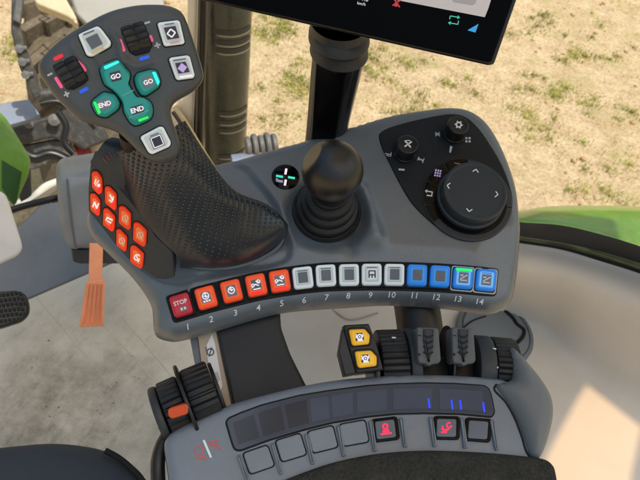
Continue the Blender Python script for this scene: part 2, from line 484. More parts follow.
# dial
u0, v0 = FLAT.uv(dc[0], dc[1]); Od = FLAT.w(u0, v0, 0)
prof = [(.0335, .003), (.0345, .004), (.0345, .0085), (.0325, .0092), (.0322, .011), (.0326, .0122), (.0326, .0215), (.0318, .0232), (.0300, .0238), (.0288, .0236), (.0280, .0231), (0, .0231)]
dial = mk('menu_dial', lathe(Od, CP.N, prof, 96), plastic('dial dark plastic', srgb(46, 53, 59), .42, .15, spec=.35), T, 30)
hd = .0236
P = []
for (x, y), a in (((448.5, 185.6), 180), ((475.8, 170.6), 270), ((496.6, 194.4), 0), ((469.2, 210.2), 90)):
    l = L((x, y), a + 10); P += [l(bar(-1.4, -2.9, 1.4, 0, 1.0)), l(bar(1.4, 0, -1.4, 2.9, 1.0))]
mk('direction_arrow', decal(FLAT, P, hd), white, dial)
# climate knobs
for (bx, by), sym in (((404.2, 153.5), 'fan'), ((453.6, 134.6), 'snow')):
    u, v = FLAT.uv(bx, by); Ok = FLAT.w(u, v, 0)
    pr = [(.0128, .001), (.0128, .004), (.0118, .0052), (.0116, .0175), (.0108, .0192), (.0098, .0196), (.0092, .0194), (0, .0194)]
    k = mk('climate_knob', lathe(Ok, CP.N, pr, 48, rfun=lambda r, z, a, j: r * (1 + (.012 * math.cos(24 * a) if 2 <= j <= 3 else 0))), blk, T, 30)
    Wt = FLAT.w(u, v, .0197); lo = CM.transposed() @ (Wt - CAM); c = (320 + lo.x / -lo.z * F, 240 - lo.y / -lo.z * F)
    l = L(c, 8)
    if sym == 'fan': P = [l(bar(-3.6, -3, 3.2, 3, 1.5)), l(bar(-3, 3.2, 3.4, -2.8, 1.5)), l(rect(2.4, 2.4))] + [l(q) for q in arcs(3.6, .8, 200, 300, 5)]
    else: P = [l(q) for q in arcs(2.4, 1.5, 0, 360, 12)] + [l(bar(math.cos(R(a)) * 2.6, math.sin(R(a)) * 2.6, math.cos(R(a)) * 4, math.sin(R(a)) * 4, 1.3)) for a in range(0, 360, 60)]
    mk('knob_symbol', decal(FLAT, P, .0198), white, k)
mk('climate_markings', decal(FLAT, [L((388, 154), 10)(q) for q in (bar(-3, 0, 3, 0, .9), bar(3, -2.2, 3, 2.2, .9), bar(-1.5, 1.6, 2, 1.6, .9))] +
   [L((420.5, 159.5), 20)(q) for q in (bar(-3, 0, 3, 0, 1.4), bar(3, -2.5, 3, 2.5, .9), [(-3, -2), (1, 0), (-3, 2)])] + [L((401.6, 169.6), 5)(rect(6, 1.8))] +
   [L((450.6, 149.6), 10)([(-.8, 3), (-1.2, -3.4), (1.4, -3.4), (.8, 3)])] +
   [L((437.5, 134.2), 0)(q) for q in (bar(-2, -2, 2, 2, .8), bar(-2, 2, 2, -2, .8), bar(-2.6, 0, 2.6, 0, .8))] +
   [L((468, 139.8), 0)(q) for q in (rect(2, 2, -1.6, -1.6), rect(2, 2, 1.6, -1.6), rect(2, 2, -1.6, 1.6), rect(2, 2, 1.6, 1.6))], .0016), greym, T)
# direction lamp
u, v = FLAT.uv(285.5, 177); lamp = mk('direction_lamp', lathe(FLAT.w(u, v, 0), CP.N, [(.0142, -.002), (.0142, .0006), (.0134, .0012), (0, .0012)], 48), blkg, T)
l = L((285.5, 177), 10)
mk('lamp_bars', decal(FLAT, [l(rect(2.2, 6, -.6, -5.5)), l(rect(2.2, 6, .8, 5.5))], .0016), lit('pink white lamp', srgb(255, 225, 235), .8), lamp)
mk('lamp_bars', decal(FLAT, [l(rect(7, 2.2, -6, .4)), l(rect(7, 2.2, 6, -.4))], .0016), lit('teal lamp', srgb(60, 215, 185), .8), lamp)
mk('lamp_bars', decal(FLAT, [l(rect(6.5, 2.4, -5, 5)), l([(-9, 2.5), (-7, 3), (-6, 6), (-9, 5.5)])], .0016), white, lamp)

# fourteen numbered keys
KB = [(181.9, 306.3), (206.6, 298.9), (231.8, 292.4), (256.4, 286.6), (279.8, 282.4), (302.7, 279.2), (325.6, 277.0), (348.6, 276.4), (371.1, 276.0), (393.6, 276.2), (416.2, 276.8), (438.9, 277.8), (461.8, 279.4), (484.5, 281.6)]
LB = [(188, 327), (211, 319.4), (235.4, 313), (258.4, 308), (281.6, 303.6), (304, 300.5), (326.9, 297.6), (348.2, 296), (370.5, 295.4), (391.8, 295.1), (414.2, 295.7), (436.2, 297.3), (457.8, 299.2), (479.5, 301.9)]
AN = []
for i in range(14):
    a, b = KB[max(0, i - 1)], KB[min(13, i + 1)]; AN.append(math.degrees(math.atan2(b[1] - a[1], b[0] - a[0])))
strip = [L(KB[i], AN[i])([(0, -14.2)])[0] for i in range(14)]; stripb = [L(KB[i], AN[i])([(0, 14.6)])[0] for i in range(14)]
l0 = L(KB[0], AN[0]); l1 = L(KB[13], AN[13])
stripo = l0([(-13.2, -14.2)]) + strip + l1([(12.8, -14)]) + l1([(12.8, 14)]) + stripb[::-1] + l0([(-13, 14.4)])
SU = rnd([CP.suv(x, y) for x, y in stripo], .004)
mk('key_strip', slab_uv(CP, SU, -.004, .0012, .0006), seam, T)
ICON = {2: 'ptoauto', 3: 'pto', 4: 'hitch', 5: 'hitch', 9: 'imp'}
def icon(kind, l):
    if kind in ('ptoauto', 'pto'):
        P = [l(q) for q in arcs(3.2, 1.1, 0, 360, 12, 0, -1 if kind == 'ptoauto' else 0)] + [l(bar(-2, -1.4, 2, 0, 1.2)), l(bar(0, -4, 0, 1, 1.0))]
        if kind == 'ptoauto': P += [l(rect(2, 1.6, -2.6, 4.2)), l(rect(2, 1.6, 0, 4.2)), l(rect(2, 1.6, 2.6, 4.2))]
        return P
    if kind == 'hitch':
        return [l(bar(-4.5, 2.5, -1, -.5, 1.2)), l(bar(-1, -.5, 2.5, 1.5, 1.2)), l(bar(0, -3.5, 4, -1, 1.2))] + [l(q) for q in arcs(1.6, 1.1, 0, 360, 8, 2.6, -2.6)] + [l(q) for q in arcs(1.4, 1.0, 0, 360, 8, -3.4, .2)] + [l(rect(7.5, 1.2, 0, 4.4))]
    if kind == 'imp':
        return [l(rect(1.3, 7, -3, .5)), l(rect(1.3, 7, 3, .5)), l(bar(-3.4, -3, 3.4, -3, 1.2)), l(bar(-3, 1, 3, 1, 1.2)), l(rect(1.2, 4, 0, 2))]
    return []
for i in range(14):
    n = i + 1; l = L(KB[i], AN[i]); c = 10.0
    cm, c2 = (redk, redk2) if n == 1 else (orange, orange2) if n <= 5 else (wkey, wkey2) if n <= 10 else (bluek, bluek2)
    bz = mk('console_key', slab(CP, l(rect(23.4, 25)), 0, .0022, .003, .0007), blkg if n < 13 else greym, T)
    if n >= 13: mk('key_gap', slab(CP, l(rect(21.2, 22.8)), .001, .0025, .003, .0003), blkg, bz)
    mk('key_cap', slab(CP, l(rect(19.6, 21.2, 0, -.2)), .001, .0056, .0034, .0014, 4), cm, bz)
    mk('key_face', slab(CP, l(rect(14.2, 15.4, 0, -.2)), .004, .0061, .0018, .0005), bluek3 if n > 12 else c2, bz)
    if n == 1:
        g = [text(CP, 'STOP', *l([(0, -2.2)])[0], 4.4, AN[0], .0065, bold=.03)] ; mk('key_symbol', join(*g), white, bz)
        mk('key_display', slab(CP, l(rect(7, 4.6, 1.2, 4.6)), .005, .0063, .0006, .0001), greyd, bz)
        mk('key_symbol', decal(CP, [l(rect(2, 2.6, -.6, 4.6)), l(rect(2, 2.6, 2.8, 4.6))], .0066), white, bz)
    else:
        dm = greyd if n in (2, 3, 5, 14, 13) else scrn
        mk('key_display', slab(CP, l(rect(9.4, 10.6, 0, .2)), .005, .0064, .0008, .0001), dm if n != 9 else wkey, bz)
        P = icon(ICON.get(n), l)
        if P: mk('key_symbol', decal(CP, P, .0067), scrd if n == 9 else wlit, bz)
        if n in (11, 12): mk('key_symbol', decal(CP, [l(bar(-2, -2, 2.5, 2, .8))], .0067), plastic('faint symbol', srgb(120, 112, 108), .5, 0), bz)
        if n in (13, 14): mk('key_symbol', decal(CP, [l(bar(-3.5, 2, 3.5, -2.6, 1.2)), l(rect(7, 1.2, 0, 3)), l(rect(3, 1.4, -2, -2))], .0067), plastic('pale symbol', srgb(215, 222, 235), .5, 0), bz)
    if n in (4, 5): mk('lamp_bar', slab(CP, l(rect(12, 2.2, 0, 7.6)), .005, .0064, .0006, .0002), redled, bz)
    if n == 13: mk('lamp_bar', slab(CP, l(rect(16, 2.8, 0, -7.6)), .005, .0064, .0006, .0002), grnled, bz)
    if n == 12: pass
    mk('key_top_line', decal(CP, [l(rect(10, .9, 0, -6.4))], .0064), {1: redk}.get(n, orange if n <= 5 else scrn if n <= 10 else bluek), bz)
    mk('key_number', text(CP, str(n), *LB[i], 6.2, AN[i] + 2, .0006, shear=.15, bold=.008), white, T)

# ================================================================== ball topped joystick
bu, bv = FLAT.uv(326.5, 211, -.006)
JO = FLAT.w(bu, bv, -.006)
JT = thing('cross_gate_joystick', 'black ball topped joystick rising from ringed rubber boot on console', 'joystick', JO)
def ringp(r, z0, z1): return [(r - .001, z0), (r, z0 + .0012), (r, z1 - .0012), (r - .001, z1)]
prof = [(.0350, .0)] + [(.0350, .003), (.0342, .0042), (.0325, .0040), (.0320, .0025)] + ringp(.0312, .003, .013) + ringp(.0272, .0145, .0255) + ringp(.0234, .027, .038) + ringp(.018, .039, .046) + [(.0, .046)]
mk('rubber_boot', lathe(JO, CP.N, prof, 64), rub, JT, 50)
# ball centre on the lever axis, seen at (332.5,171)
best = min((abs((lambda lo: 240 - lo.y / -lo.z * F)(CM.transposed() @ (JO + CP.N * h - CAM)) - 171), h) for h in [i * .001 for i in range(50, 140)])
hb = best[1]; BC = JO + CP.N * hb
r_ = ray(332.5, 171); BC = CAM + r_ * (BC - CAM).length
rb = 31.3 / F * (BC - CAM).length * .985
bm = bmesh.new(); bmesh.ops.create_uvsphere(bm, u_segments=72, v_segments=48, radius=1)
cn = (ray(332.5, 171) * -.45 - (CM @ Vector((1, 0, 0))) * .72 + (CM @ Vector((0, 1, 0))) * .52).normalized()
for v in bm.verts:
    p = v.co.copy(); d = p.dot(cn); lim = .88
    if d > lim: p -= cn * (d - lim) * .985
    dn = p.dot(CP.N)
    if dn < -.45: p += CP.N * (-.45 - dn) * .2
    v.co = BC + p * rb
g = ([v.co.copy() for v in bm.verts], [tuple(v.index for v in f.verts) for f in bm.faces]); bm.free()
mk('ball_grip', g, plastic('worn black ball', srgb(24, 26, 29), .38, .3, spec=.6, dust=.03), JT, 40)
ax = (BC - JO).normalized()
mk('lever_shaft', lathe(JO + ax * .04, ax, [(.0135, 0), (.0135, .014), (.0165, .022), (.018, .03)], 40), rub, JT)

# ================================================================== multi-function lever
HO = D(122, 80, .47); HN = (-ray(122, 80) + Vector((0, 0, .10))).normalized()
HP = Pl(HO, HN, X=CM @ Vector((1, 0, 0)))
hd_px = [(37.5, 67), (39.5, 60), (44.7, 53), (56, 42), (68.8, 32.7), (84, 23.5), (99.7, 15), (113, 9.5), (127, 6), (140, 4), (152, 3.5), (164, 4), (174, 6.5), (181, 10.5), (186, 18), (192, 34), (199, 55), (203, 69), (204, 76), (201.5, 83), (195, 90.5), (185.6, 96.5), (177.5, 101), (172.8, 106), (171.5, 113), (174, 123), (178.5, 137), (180.5, 146), (179.5, 154), (174, 160), (165, 163), (155, 162.5), (147, 159), (138, 151.5), (127, 140.5), (119, 133.5), (110, 129.5), (96, 125.5), (84, 122), (76, 117.5), (65, 107.5), (53, 95), (44, 82), (39, 74)]
HU = spl([HP.uv(x, y, -.004) for x, y in hd_px], 4); HUa = HU if area(HU) > 0 else HU[::-1]
GR = [[(95, 49.5), (99, 62), (107, 68), (118, 64), (128, 60)], [(113, 34), (119, 44), (121, 55), (127, 64), (140, 66), (152, 61)], [(73, 48), (80, 58), (88, 66), (93, 76)],
      [(118, 122), (128, 128), (136, 130)], [(166, 55), (171, 79), (176, 92)]]
GRU = [np.array(spl([HP.uv(*p) for p in g_], 5, False)) for g_ in GR]
def head_h(Q):
    Q = np.asarray(Q, float).reshape(-1, 2); h = roll(dpoly(HUa, Q), .008)
    for g_ in GRU[:3]:
        d = dline(g_, Q); h += .0013 * np.exp(-(d / .0022) ** 2)
    return h
HP.hf = gridfn(lambda Q: roll(dpoly(HUa, Q), .008), HUa)
lb = CP.p(200, 250, 0)
LT = thing('multifunction_lever', 'tall dark joystick lever with teal, white and orange keys and dimpled palm rest', 'control lever', lb)
head = mk('lever_head', hfield(HP, HU, head_h, .0017, -.024, .007), headm, LT, 50)
HF = Pl(HP.O, HP.N, X=HP.X)
def headkey(name, px, matc, r=.002, h=.004, bev=.0012, gap=1.3, parent=LT):
    U = rnd([HF.uv(x, y, h) for x, y in px], r)
    if area(U) < 0: U = U[::-1]
    g_ = mk(name, slab_uv(HF, inset(U, -.0009), -.004, .0006, .0003), seam, parent)
    mk('key_cap', slab_uv(HF, U, -.002, h, bev, 4), matc, g_)
    return g_
s6 = lambda pts: crop(40, 5, 6.4, pts); s62 = lambda pts: crop(120, 5, 6.4, pts); s4 = lambda pts: crop(85, 50, 4, pts); s29 = lambda pts: [(a / 2.909, b / 2.909) for a, b in pts]
def inner(px, f, dx=0, dy=0):
    cx = sum(p[0] for p in px) / len(px); cy = sum(p[1] for p in px) / len(px)
    return [(cx + (x - cx) * f + dx, cy + (y - cy) * f + dy) for x, y in px]
A = s6([(243, 190), (262, 178), (368, 132), (392, 150), (455, 235), (450, 262), (330, 330), (298, 322)])
k = headkey('head_key', A, wkey, .002); mk('key_face', slab(HF, inner(A, .8), .003, .0043, .001, .0003), wkey2, k)
mk('key_display', slab(HF, s6([(290, 215), (365, 180), (402, 248), (332, 285)]), .003, .0048, .0004, .0001), scrn, k)
mk('lamp_bar', decal(HF, [s6([(328, 300), (405, 262), (413, 278), (338, 316)])], .0049), plastic('faint yellow bar', srgb(225, 205, 150), .5, 0), k)
mk('key_symbol', decal(HF, [s6([(274, 186), (345, 158), (349, 166), (278, 195)])], .0047), scrn, k)
def dkey(px, dq, cen, fill, ltop, lbot, botm):
    k = headkey('head_key', px, wkey, .0022); mk('key_face', slab(HF, inner(px, .8), .003, .0043, .001, .0003), wkey2, k)
    mk('key_display', slab(HF, dq, .003, .0048, .0004, .0001), scrd, k)
    mk('key_symbol', decal(HF, fill, .0051), lilac if len(fill) == 1 else wlit, k)
    mk('key_top_line', decal(HF, [ltop], .0047), scrn, k)
    if botm: mk('lamp_bar', decal(HF, [lbot], .0049), botm, k)
pinkf = plastic('faint pink bar', srgb(225, 180, 195), .5, 0)
l = L(s62([(328, 180)])[0], -9); dm = lambda r: [(0, -r), (r, 0), (0, r), (-r, 0)]
dia = [l(bar(*a, *b, 1.3)) for a, b in zip(dm(4.1), dm(4.1)[1:] + dm(4.1)[:1])]
dkey(s62([(240, 118), (252, 110), (370, 95), (384, 105), (415, 238), (405, 247), (292, 262), (280, 252)]), s62([(280, 145), (355, 133), (380, 210), (305, 222)]), 0, dia, s62([(285, 122), (345, 113), (347, 120), (287, 129)]), s62([(320, 236), (378, 226), (382, 240), (326, 250)]), pinkf)
l = L(s62([(399, 402)])[0], -9)
dkey(s62([(314, 345), (326, 335), (432, 320), (448, 330), (480, 450), (472, 466), (372, 480), (358, 470)]), s62([(352, 372), (420, 362), (447, 428), (375, 440)]), 0, [l(dm(4.9))], s62([(340, 352), (420, 340), (422, 347), (342, 360)]), s62([(378, 456), (460, 444), (463, 456), (384, 468)]), wlit)
l = L(s4([(289, 366)])[0], -22)
sqr = [l(bar(*a, *b, .9)) for a, b in (((-5, -5), (5, -5)), ((5, -5), (5, 5)), ((5, 5), (-5, 5)), ((-5, 5), (-5, -5)))]
dkey(s4([(222, 352), (226, 344), (300, 305), (314, 308), (345, 370), (340, 386), (268, 418), (254, 410)]), l(rect(12, 12)), 0, sqr, l(rect(9, 1, 0, -7.4)), l(rect(8, 1.4, 1, 7.6)), None)
# rocker wheels
for px, ang in ((crop(0, 0, 4.367, [(242, 300), (255, 288), (315, 253), (335, 263), (380, 345), (375, 362), (320, 393), (302, 388)]), -27), (s62([(12, 160), (25, 148), (112, 122), (135, 132), (198, 280), (190, 300), (98, 325), (78, 312)]), -17)):
    rk = mk('rocker_wheel', slab(HF, px, -.004, .0016, .002, .0006), blkg, LT)
    cx = sum(p[0] for p in px) / len(px); cy = sum(p[1] for p in px) / len(px)
    axw = (HF.p(cx + math.cos(R(ang)), cy + math.sin(R(ang))) - HF.p(cx, cy)).normalized()
    Ow = HF.p(cx, cy, -.0098); wd = .0085
    mk('thumb_wheel', lathe(Ow, axw, [(.0, -wd), (.0125, -wd), (.0137, -wd + .001), (.0137, -.0012), (.0131, 0), (.0137, .0012), (.0137, wd - .001), (.0125, wd), (0, wd)], 64,
       rfun=lambda r, z, a, j: r - (.0009 if (int(a / (2 * math.pi) * 64) % 4 == 0 and r > .012) else 0)), blk, rk, 30)
def mark(P, m, nm='marking'): mk(nm, decal(HP, P, .0007), m, LT)
def pill(c, a, w, h): return L(c, a)(rnd(rect(w, h), h * .45, 3))
mark([pill((58.4, 57.5), -27, 10.5, 4)], redm); mark([pill((82.4, 66), 60, 13, 3.4), pill((58.8, 82.6), 58, 13, 3.4)], pinkm)
mark([L((50, 74.5), -27)(rect(5.4, 2)), L((66.7, 94.3), -27)(rect(6, 1.7)), L((66.7, 94.3), -27)(rect(1.7, 6))], greym)
mark([pill((84, 90.3), -27, 10, 4), pill((144.4, 58), -17, 11, 4)], bluem)
mark([pill((122, 45.5), 70, 13, 3.4), pill((151.2, 38.6), 70, 7, 3)], pinkm)
mark([L((147.2, 22.8), -18)(rect(5.8, 2)), L((157.4, 45.4), -18)(rect(6, 1.7)), L((157.4, 45.4), -18)(rect(1.7, 6))], greym)
mark([L((128, 21), -15)(bar(-4.5, -1.4, 4.5, -1.4, .6)), L((128, 21), -15)(bar(-4.5, 1.4, 4.5, 1.4, .6)), L((128, 21), -15)(bar(-4.5, -1.4, -4.5, 1.4, .6))], scrn)
# teal keys
Lg = s4([(58, 80), (62, 68), (75, 55), (122, 36), (136, 39), (150, 55), (166, 76), (182, 90), (180, 110), (172, 130), (184, 152), (198, 174), (212, 193), (232, 194), (252, 196), (268, 214), (273, 240), (270, 264), (258, 280), (215, 300), (200, 303), (182, 292), (166, 268), (154, 244), (153, 222), (145, 200), (128, 178), (110, 160), (92, 148), (78, 138), (68, 115)])
k = headkey('head_key', Lg, teal, .003, .0052, .0018); mk('key_face', slab(HF, inner(Lg, .84), .004, .0055, .002, .0004), teal2, k)
l = L(s4([(123, 105)])[0], -14); mk('key_display', slab(HF, l(rect(10.4, 9.2)), .004, .0059, .0004, .0001), scrd, k); mk('key_symbol', text(HF, 'GO', *l([(0, 0)])[0], 5.0, -14, .0062, bold=.035), wlit, k)
l = L(s4([(209, 238)])[0], -16); mk('key_display', slab(HF, l(rect(12, 7.6)), .004, .0059, .0004, .0001), scrd, k); mk('key_symbol', text(HF, 'END', *l([(0, 0)])[0], 5.0, -16, .0062, bold=.03), wlit, k)
mk('lamp_bar', slab(HF, s4([(74, 66), (132, 42), (138, 50), (80, 78)]), .004, .0058, .0006, .0001), cyanled, k)
mk('lamp_bar', slab(HF, s4([(212, 278), (252, 264), (255, 272), (216, 288)]), .004, .0058, .0006, .0001), grnled, k)
mk('key_groove', decal(HF, [s4(bar(150, 182, 196, 160, 3)), s4(bar(176, 272, 256, 240, 2.4))], .0058), plastic('pale teal line', srgb(110, 190, 186), .3, 0), k)
for px, c, tx, led in (([(196, 115), (206, 92), (262, 76), (286, 80), (292, 92), (304, 122), (297, 148), (245, 183), (224, 181), (205, 150)], (253, 127), 'GO', [(268, 88), (282, 88), (299, 128), (291, 142)]),
                  ([(24, 215), (30, 200), (74, 166), (116, 175), (126, 185), (141, 212), (134, 236), (86, 270), (52, 263), (38, 245)], (79, 217), 'END', [(32, 208), (42, 206), (64, 250), (54, 258)])):
    k = headkey('head_key', s4(px), teal, .002, .005, .0018); mk('key_face', slab(HF, inner(s4(px), .74), .004, .0053, .0015, .0004), teal2, k)
    l = L(s4([c])[0], -18); mk('key_display', slab(HF, l(rect(10.5, 10.5)), .004, .0057, .0006, .0001), greyd, k)
    mk('key_symbol', text(HF, tx, *l([(0, 0)])[0], 4.8, -17, .006, bold=.03), wlit, k)
    mk('lamp_bar', slab(HF, s4(led), .004, .0056, .0006, .0001), cyanled if tx == 'GO' else grnled, k)

# palm rest, dimpled
def cp(x, y, h): return FLAT.p(x, y, h)
rows = [[(112, 152, .128), (140, 146, .148), (163, 136, .155), (182, 122, .142)],
        [(122, 180, .104), (150, 177, .128), (182, 164, .134), (205, 158, .112)],
        [(137, 210, .080), (168, 205, .099), (205, 194, .100), (230, 190, .077)],
        [(157, 236, .055), (190, 232, .066), (228, 221, .061), (265, 207, .046)],
        [(178, 257, .030), (210, 262, .026), (250, 251, .024), (283, 227, .030)],
        [(180, 268, .004), (215, 269, -.003), (250, 264, .000), (281, 247, .000)]]
G = []
for r_w in rows:
    P = [cp(*p) for p in r_w]
    lx, ly, lh = r_w[-1]; u, v = FLAT.uv(lx, ly, lh)
    e1 = FLAT.w(u + .001, v + .008, lh - .010 - .1 * max(0, lh)); e2 = FLAT.w(u + .002, v + .018, min(lh - .02, -.004))
    G.append(P + [e1, e2])
gm, uvs = patch(G, 16, 14)
nr_, nc_ = 5 * 14 + 1, 5 * 16 + 1
PA = np.array([tuple(v) for v in gm[0]]).reshape(nc_, nr_, 3); UA = np.array(uvs).reshape(nc_, nr_, 2)
def on_rest(U, W):
    """point, normal and normalised place on the palm rest for a distance across and along it"""
    dv = UA[nc_ // 2, :, 1]
    if W < dv[0] or W > dv[-1]: return None
    j = min(int(np.searchsorted(dv, W, 'right')) - 1, nr_ - 2); f = (W - dv[j]) / (dv[j + 1] - dv[j])
    du = UA[:, j, 0] * (1 - f) + UA[:, j + 1, 0] * f
    if U < du[0] or U > du[-1]: return None
    i = min(int(np.searchsorted(du, U, 'right')) - 1, nc_ - 2); g_ = (U - du[i]) / (du[i + 1] - du[i])
    P = (PA[i, j] * (1 - g_) + PA[i + 1, j] * g_) * (1 - f) + (PA[i, j + 1] * (1 - g_) + PA[i + 1, j + 1] * g_) * f
    n = np.cross(PA[i + 1, j] - PA[i, j], PA[i, j + 1] - PA[i, j]); n = Vector(n).normalized(); P = Vector(P)
    if n.dot(CAM - P) < 0 and i / nc_ < .62: n = -n
    return P, n, (i + g_) / (nc_ - 1), (j + f) / (nr_ - 1)
studs = []; sp_ = .0050; ca_, sa_ = math.cos(R(40)), math.sin(R(40))
for p_ in range(-45, 46):
    for q_ in range(-45, 46):
        U, W = (p_ * ca_ - q_ * sa_) * sp_, (p_ * sa_ + q_ * ca_) * sp_ + .07
        r_ = on_rest(U, W)
        if r_ is None: continue
        P, n, ci, rj = r_
        if ci < .05 or ci > .625 or rj > .80: continue
        k = min(1, (ci - .05) / .08, (.80 - rj) / .08); k = .45 + .55 * max(0, k)
        rr = .00140 * k
        studs.append(lathe(P - n * .0002, n, [(rr, 0), (rr * .95, .0006 * k), (rr * .76, .0011 * k), (rr * .40, .00138 * k), (0, .00146 * k)], 10))
dm_ = plastic('studded grip rubber', srgb(36, 45, 55), .32, .15, spec=.75)
mk('palm_rest', join(gm, *studs), dm_, LT, 60)
mk('rest_rim', tube([cp(188, 266, .004), cp(213, 268.5, .004), cp(235, 266.8, .004), cp(255, 261, .004), cp(272, 252, .005), cp(281, 243, .008), cp(284, 232, .016)], .0017, 8), plastic('rest rim plastic', srgb(98, 106, 114), .28, .1), LT)
# closing shell under the palm rest (left side) and the side panel with eight keys
e80 = lambda pts: crop(80, 150, 3.556, pts)
p1, p2, p3 = cp(118, 180, .108), cp(174, 254, .036), cp(90, 207, .085)
SN = (p2 - p1).cross(p3 - p1)
if SN.dot(CAM - p1) < 0: SN = -SN
SP = Pl(p1, SN, X=CM @ Vector((1, 0, 0)))
spx = [(90.5, 163), (95, 163.5), (108, 177), (120, 189), (132, 203), (144.7, 219), (156, 237), (166, 246), (173, 253), (175, 277), (166, 280), (156, 279), (146, 272), (131, 259.5), (116.6, 247), (100, 226), (88.4, 212), (88, 190)]
mk('side_panel', slab(SP, spx, -.018, 0, .002, .0014), plastic('side panel plastic', srgb(46, 54, 62), .5, .25), LT)
SK = [[(42, 78), (62, 78), (79, 105), (80, 152), (66, 160), (42, 134)], [(88, 132), (104, 132), (130, 158), (130, 210), (122, 216), (88, 188)], [(138, 202), (156, 202), (182, 228), (181, 278), (172, 286), (137, 260)], [(190, 260), (208, 260), (238, 288), (235, 338), (226, 346), (188, 320)],
      [(36, 156), (54, 158), (72, 183), (71, 230), (64, 236), (37, 214)], [(83, 210), (98, 210), (125, 238), (123, 284), (114, 292), (81, 266)], [(129, 284), (142, 284), (168, 311), (166, 356), (158, 362), (129, 340)], [(179, 342), (196, 342), (228, 371), (224, 416), (214, 424), (178, 398)]]
for i, kx in enumerate(SK):
    px = e80(kx); U = rnd([SP.uv(x, y, .002) for x, y in px], .002, 3)
    if area(U) < 0: U = U[::-1]
    b = mk('side_key', slab_uv(SP, inset(U, -.0007), -.002, .0005, .0002), seam, LT)
    mk('key_cap', slab_uv(SP, U, -.001, .0026, .001, 3), mat_pan, b)
    mk('key_face', slab_uv(SP, rnd([SP.uv(x, y, .0029) for x, y in inner(px, .62)], .001, 3), .001, .0030, .0003), mat_pan2, b)
    c = (sum(p[0] for p in px) / 6, sum(p[1] for p in px) / 6); l = L(c, 28)
    if i == 4: g_ = text(SP, 'N', *c, 6, 22, .0034, bold=.05)
    elif i == 0: g_ = decal(SP, [l(bar(-3, -3, -2.4, 2, 1.1)), l(bar(-.2, -3, -1, 3, 1)), l(rect(3, 3, 2.2, 1.4))], .0034)
    elif i == 1: g_ = decal(SP, [l(bar(-3, -3, 2.5, 1, 1.4)), l(bar(2.5, 1, 1, -3, 1.2)), l(bar(-1, 2, 3, 2.6, 1.4))], .0034)
    elif i == 5: g_ = decal(SP, [l(bar(-3, -1.5, 3, -1.5, 1.6)), l(bar(-1.5, 1.5, 3, 1.5, 1.4)), l(bar(-3, -2, -3, 2, 1.2))], .0034)
    else: g_ = decal(SP, [l(q) for q in arcs(2.8, 1.1, 0, 360 if i != 7 else 300, 10)] + [l(bar(-1.5, -1, 1.6, 1.2, 1.1)), l(rect(1.4, 1.4, 2.8, 2.8))], .0034)
    mk('key_symbol', g_, wlit if i in (0, 1, 4, 5, 7) else plastic('peach symbol', srgb(250, 205, 180), .4, 0), b)
    if i in (0, 1, 4, 5): mk('lamp_bar', slab(SP, [(x, y + 3.6) for x, y in inner(px, .55)][2:5] + [(c[0], c[1] + 5.4)], .001, .0032, .0002, .0001), redled, b)
# shoulder between head and panel, with the three-bar mark
dk = [[cp(90, 162, .126), cp(97, 152, .132), cp(104, 142, .135), cp(112, 137, .13)], [cp(100, 170, .119), cp(108, 160, .126), cp(116, 150, .13), cp(124, 140, .13)], [cp(110, 181, .108), cp(120, 172, .115), cp(128, 161, .125), cp(136, 148, .13)], [cp(122, 193, .095), cp(126, 183, .103), cp(134, 172, .115), cp(144, 158, .125)]]
mk('lever_shoulder', patch(dk, 6, 6)[0], plastic('shoulder plastic', srgb(44, 53, 62), .5, .25), LT, 180)
DP = Pl(cp(110, 160, .1285), (cp(97, 152, .132) - cp(120, 172, .115)).cross(cp(120, 172, .115) - cp(128, 150, .132)), X=CM @ Vector((1, 0, 0)))
if DP.N.dot(CAM - DP.O) < 0: DP = Pl(DP.O, -DP.N, X=CM @ Vector((1, 0, 0)))
mk('lever_neck', tube([cp(134, 152, .118), cp(131, 143, .14), HF.p(130, 134, -.02)], .008, 20), rub, LT)
tp = [cp(106, 160, .130), cp(104.5, 156, .132)]
mk('bar_mark', join(tube([cp(103, 158, .1315), cp(106.5, 163, .128)], .0005, 6, 1), tube([cp(106, 155, .1322), cp(109.5, 160, .129)], .0005, 6, 1), tube([cp(109, 152.5, .133), cp(112.5, 157.5, .130)], .0005, 6, 1)), plastic('faded red mark', srgb(120, 60, 60), .5, 0), LT)
# ================================================================== armrest keypad
KN = Vector((-.02, -math.sin(R(14)), math.cos(R(14))))
KP = Pl(D(340, 430, .54), KN); KF = KP
kb = KP.p(340, 450, -.05)
AT = thing('armrest_keypad', 'grey armrest keypad with smoked display strip, thumb wheels and black foam pad', 'armrest', kb)
ko = [(163.5, 446), (166, 438), (172, 431.5), (185, 424), (206, 414), (232, 403.5), (264, 394.5), (300, 386), (335, 379.8), (370, 376.5), (410, 374.4), (450, 374.8), (490, 377.5), (506, 380.5), (516, 388), (524, 402), (530, 430), (536, 470), (545, 560), (400, 580), (190, 580), (174, 520), (168, 480), (165, 460)]
KU = spl([KP.uv(x, y, -.004) for x, y in ko], 5); KUa = KU if area(KU) > 0 else KU[::-1]
def key_h(Q):
    Q = np.asarray(Q, float).reshape(-1, 2); return roll(dpoly(KUa, Q), .007)
mk('armrest_body', hfield(KP, KU, key_h, .004, -.045, .004), con2, AT, 50)
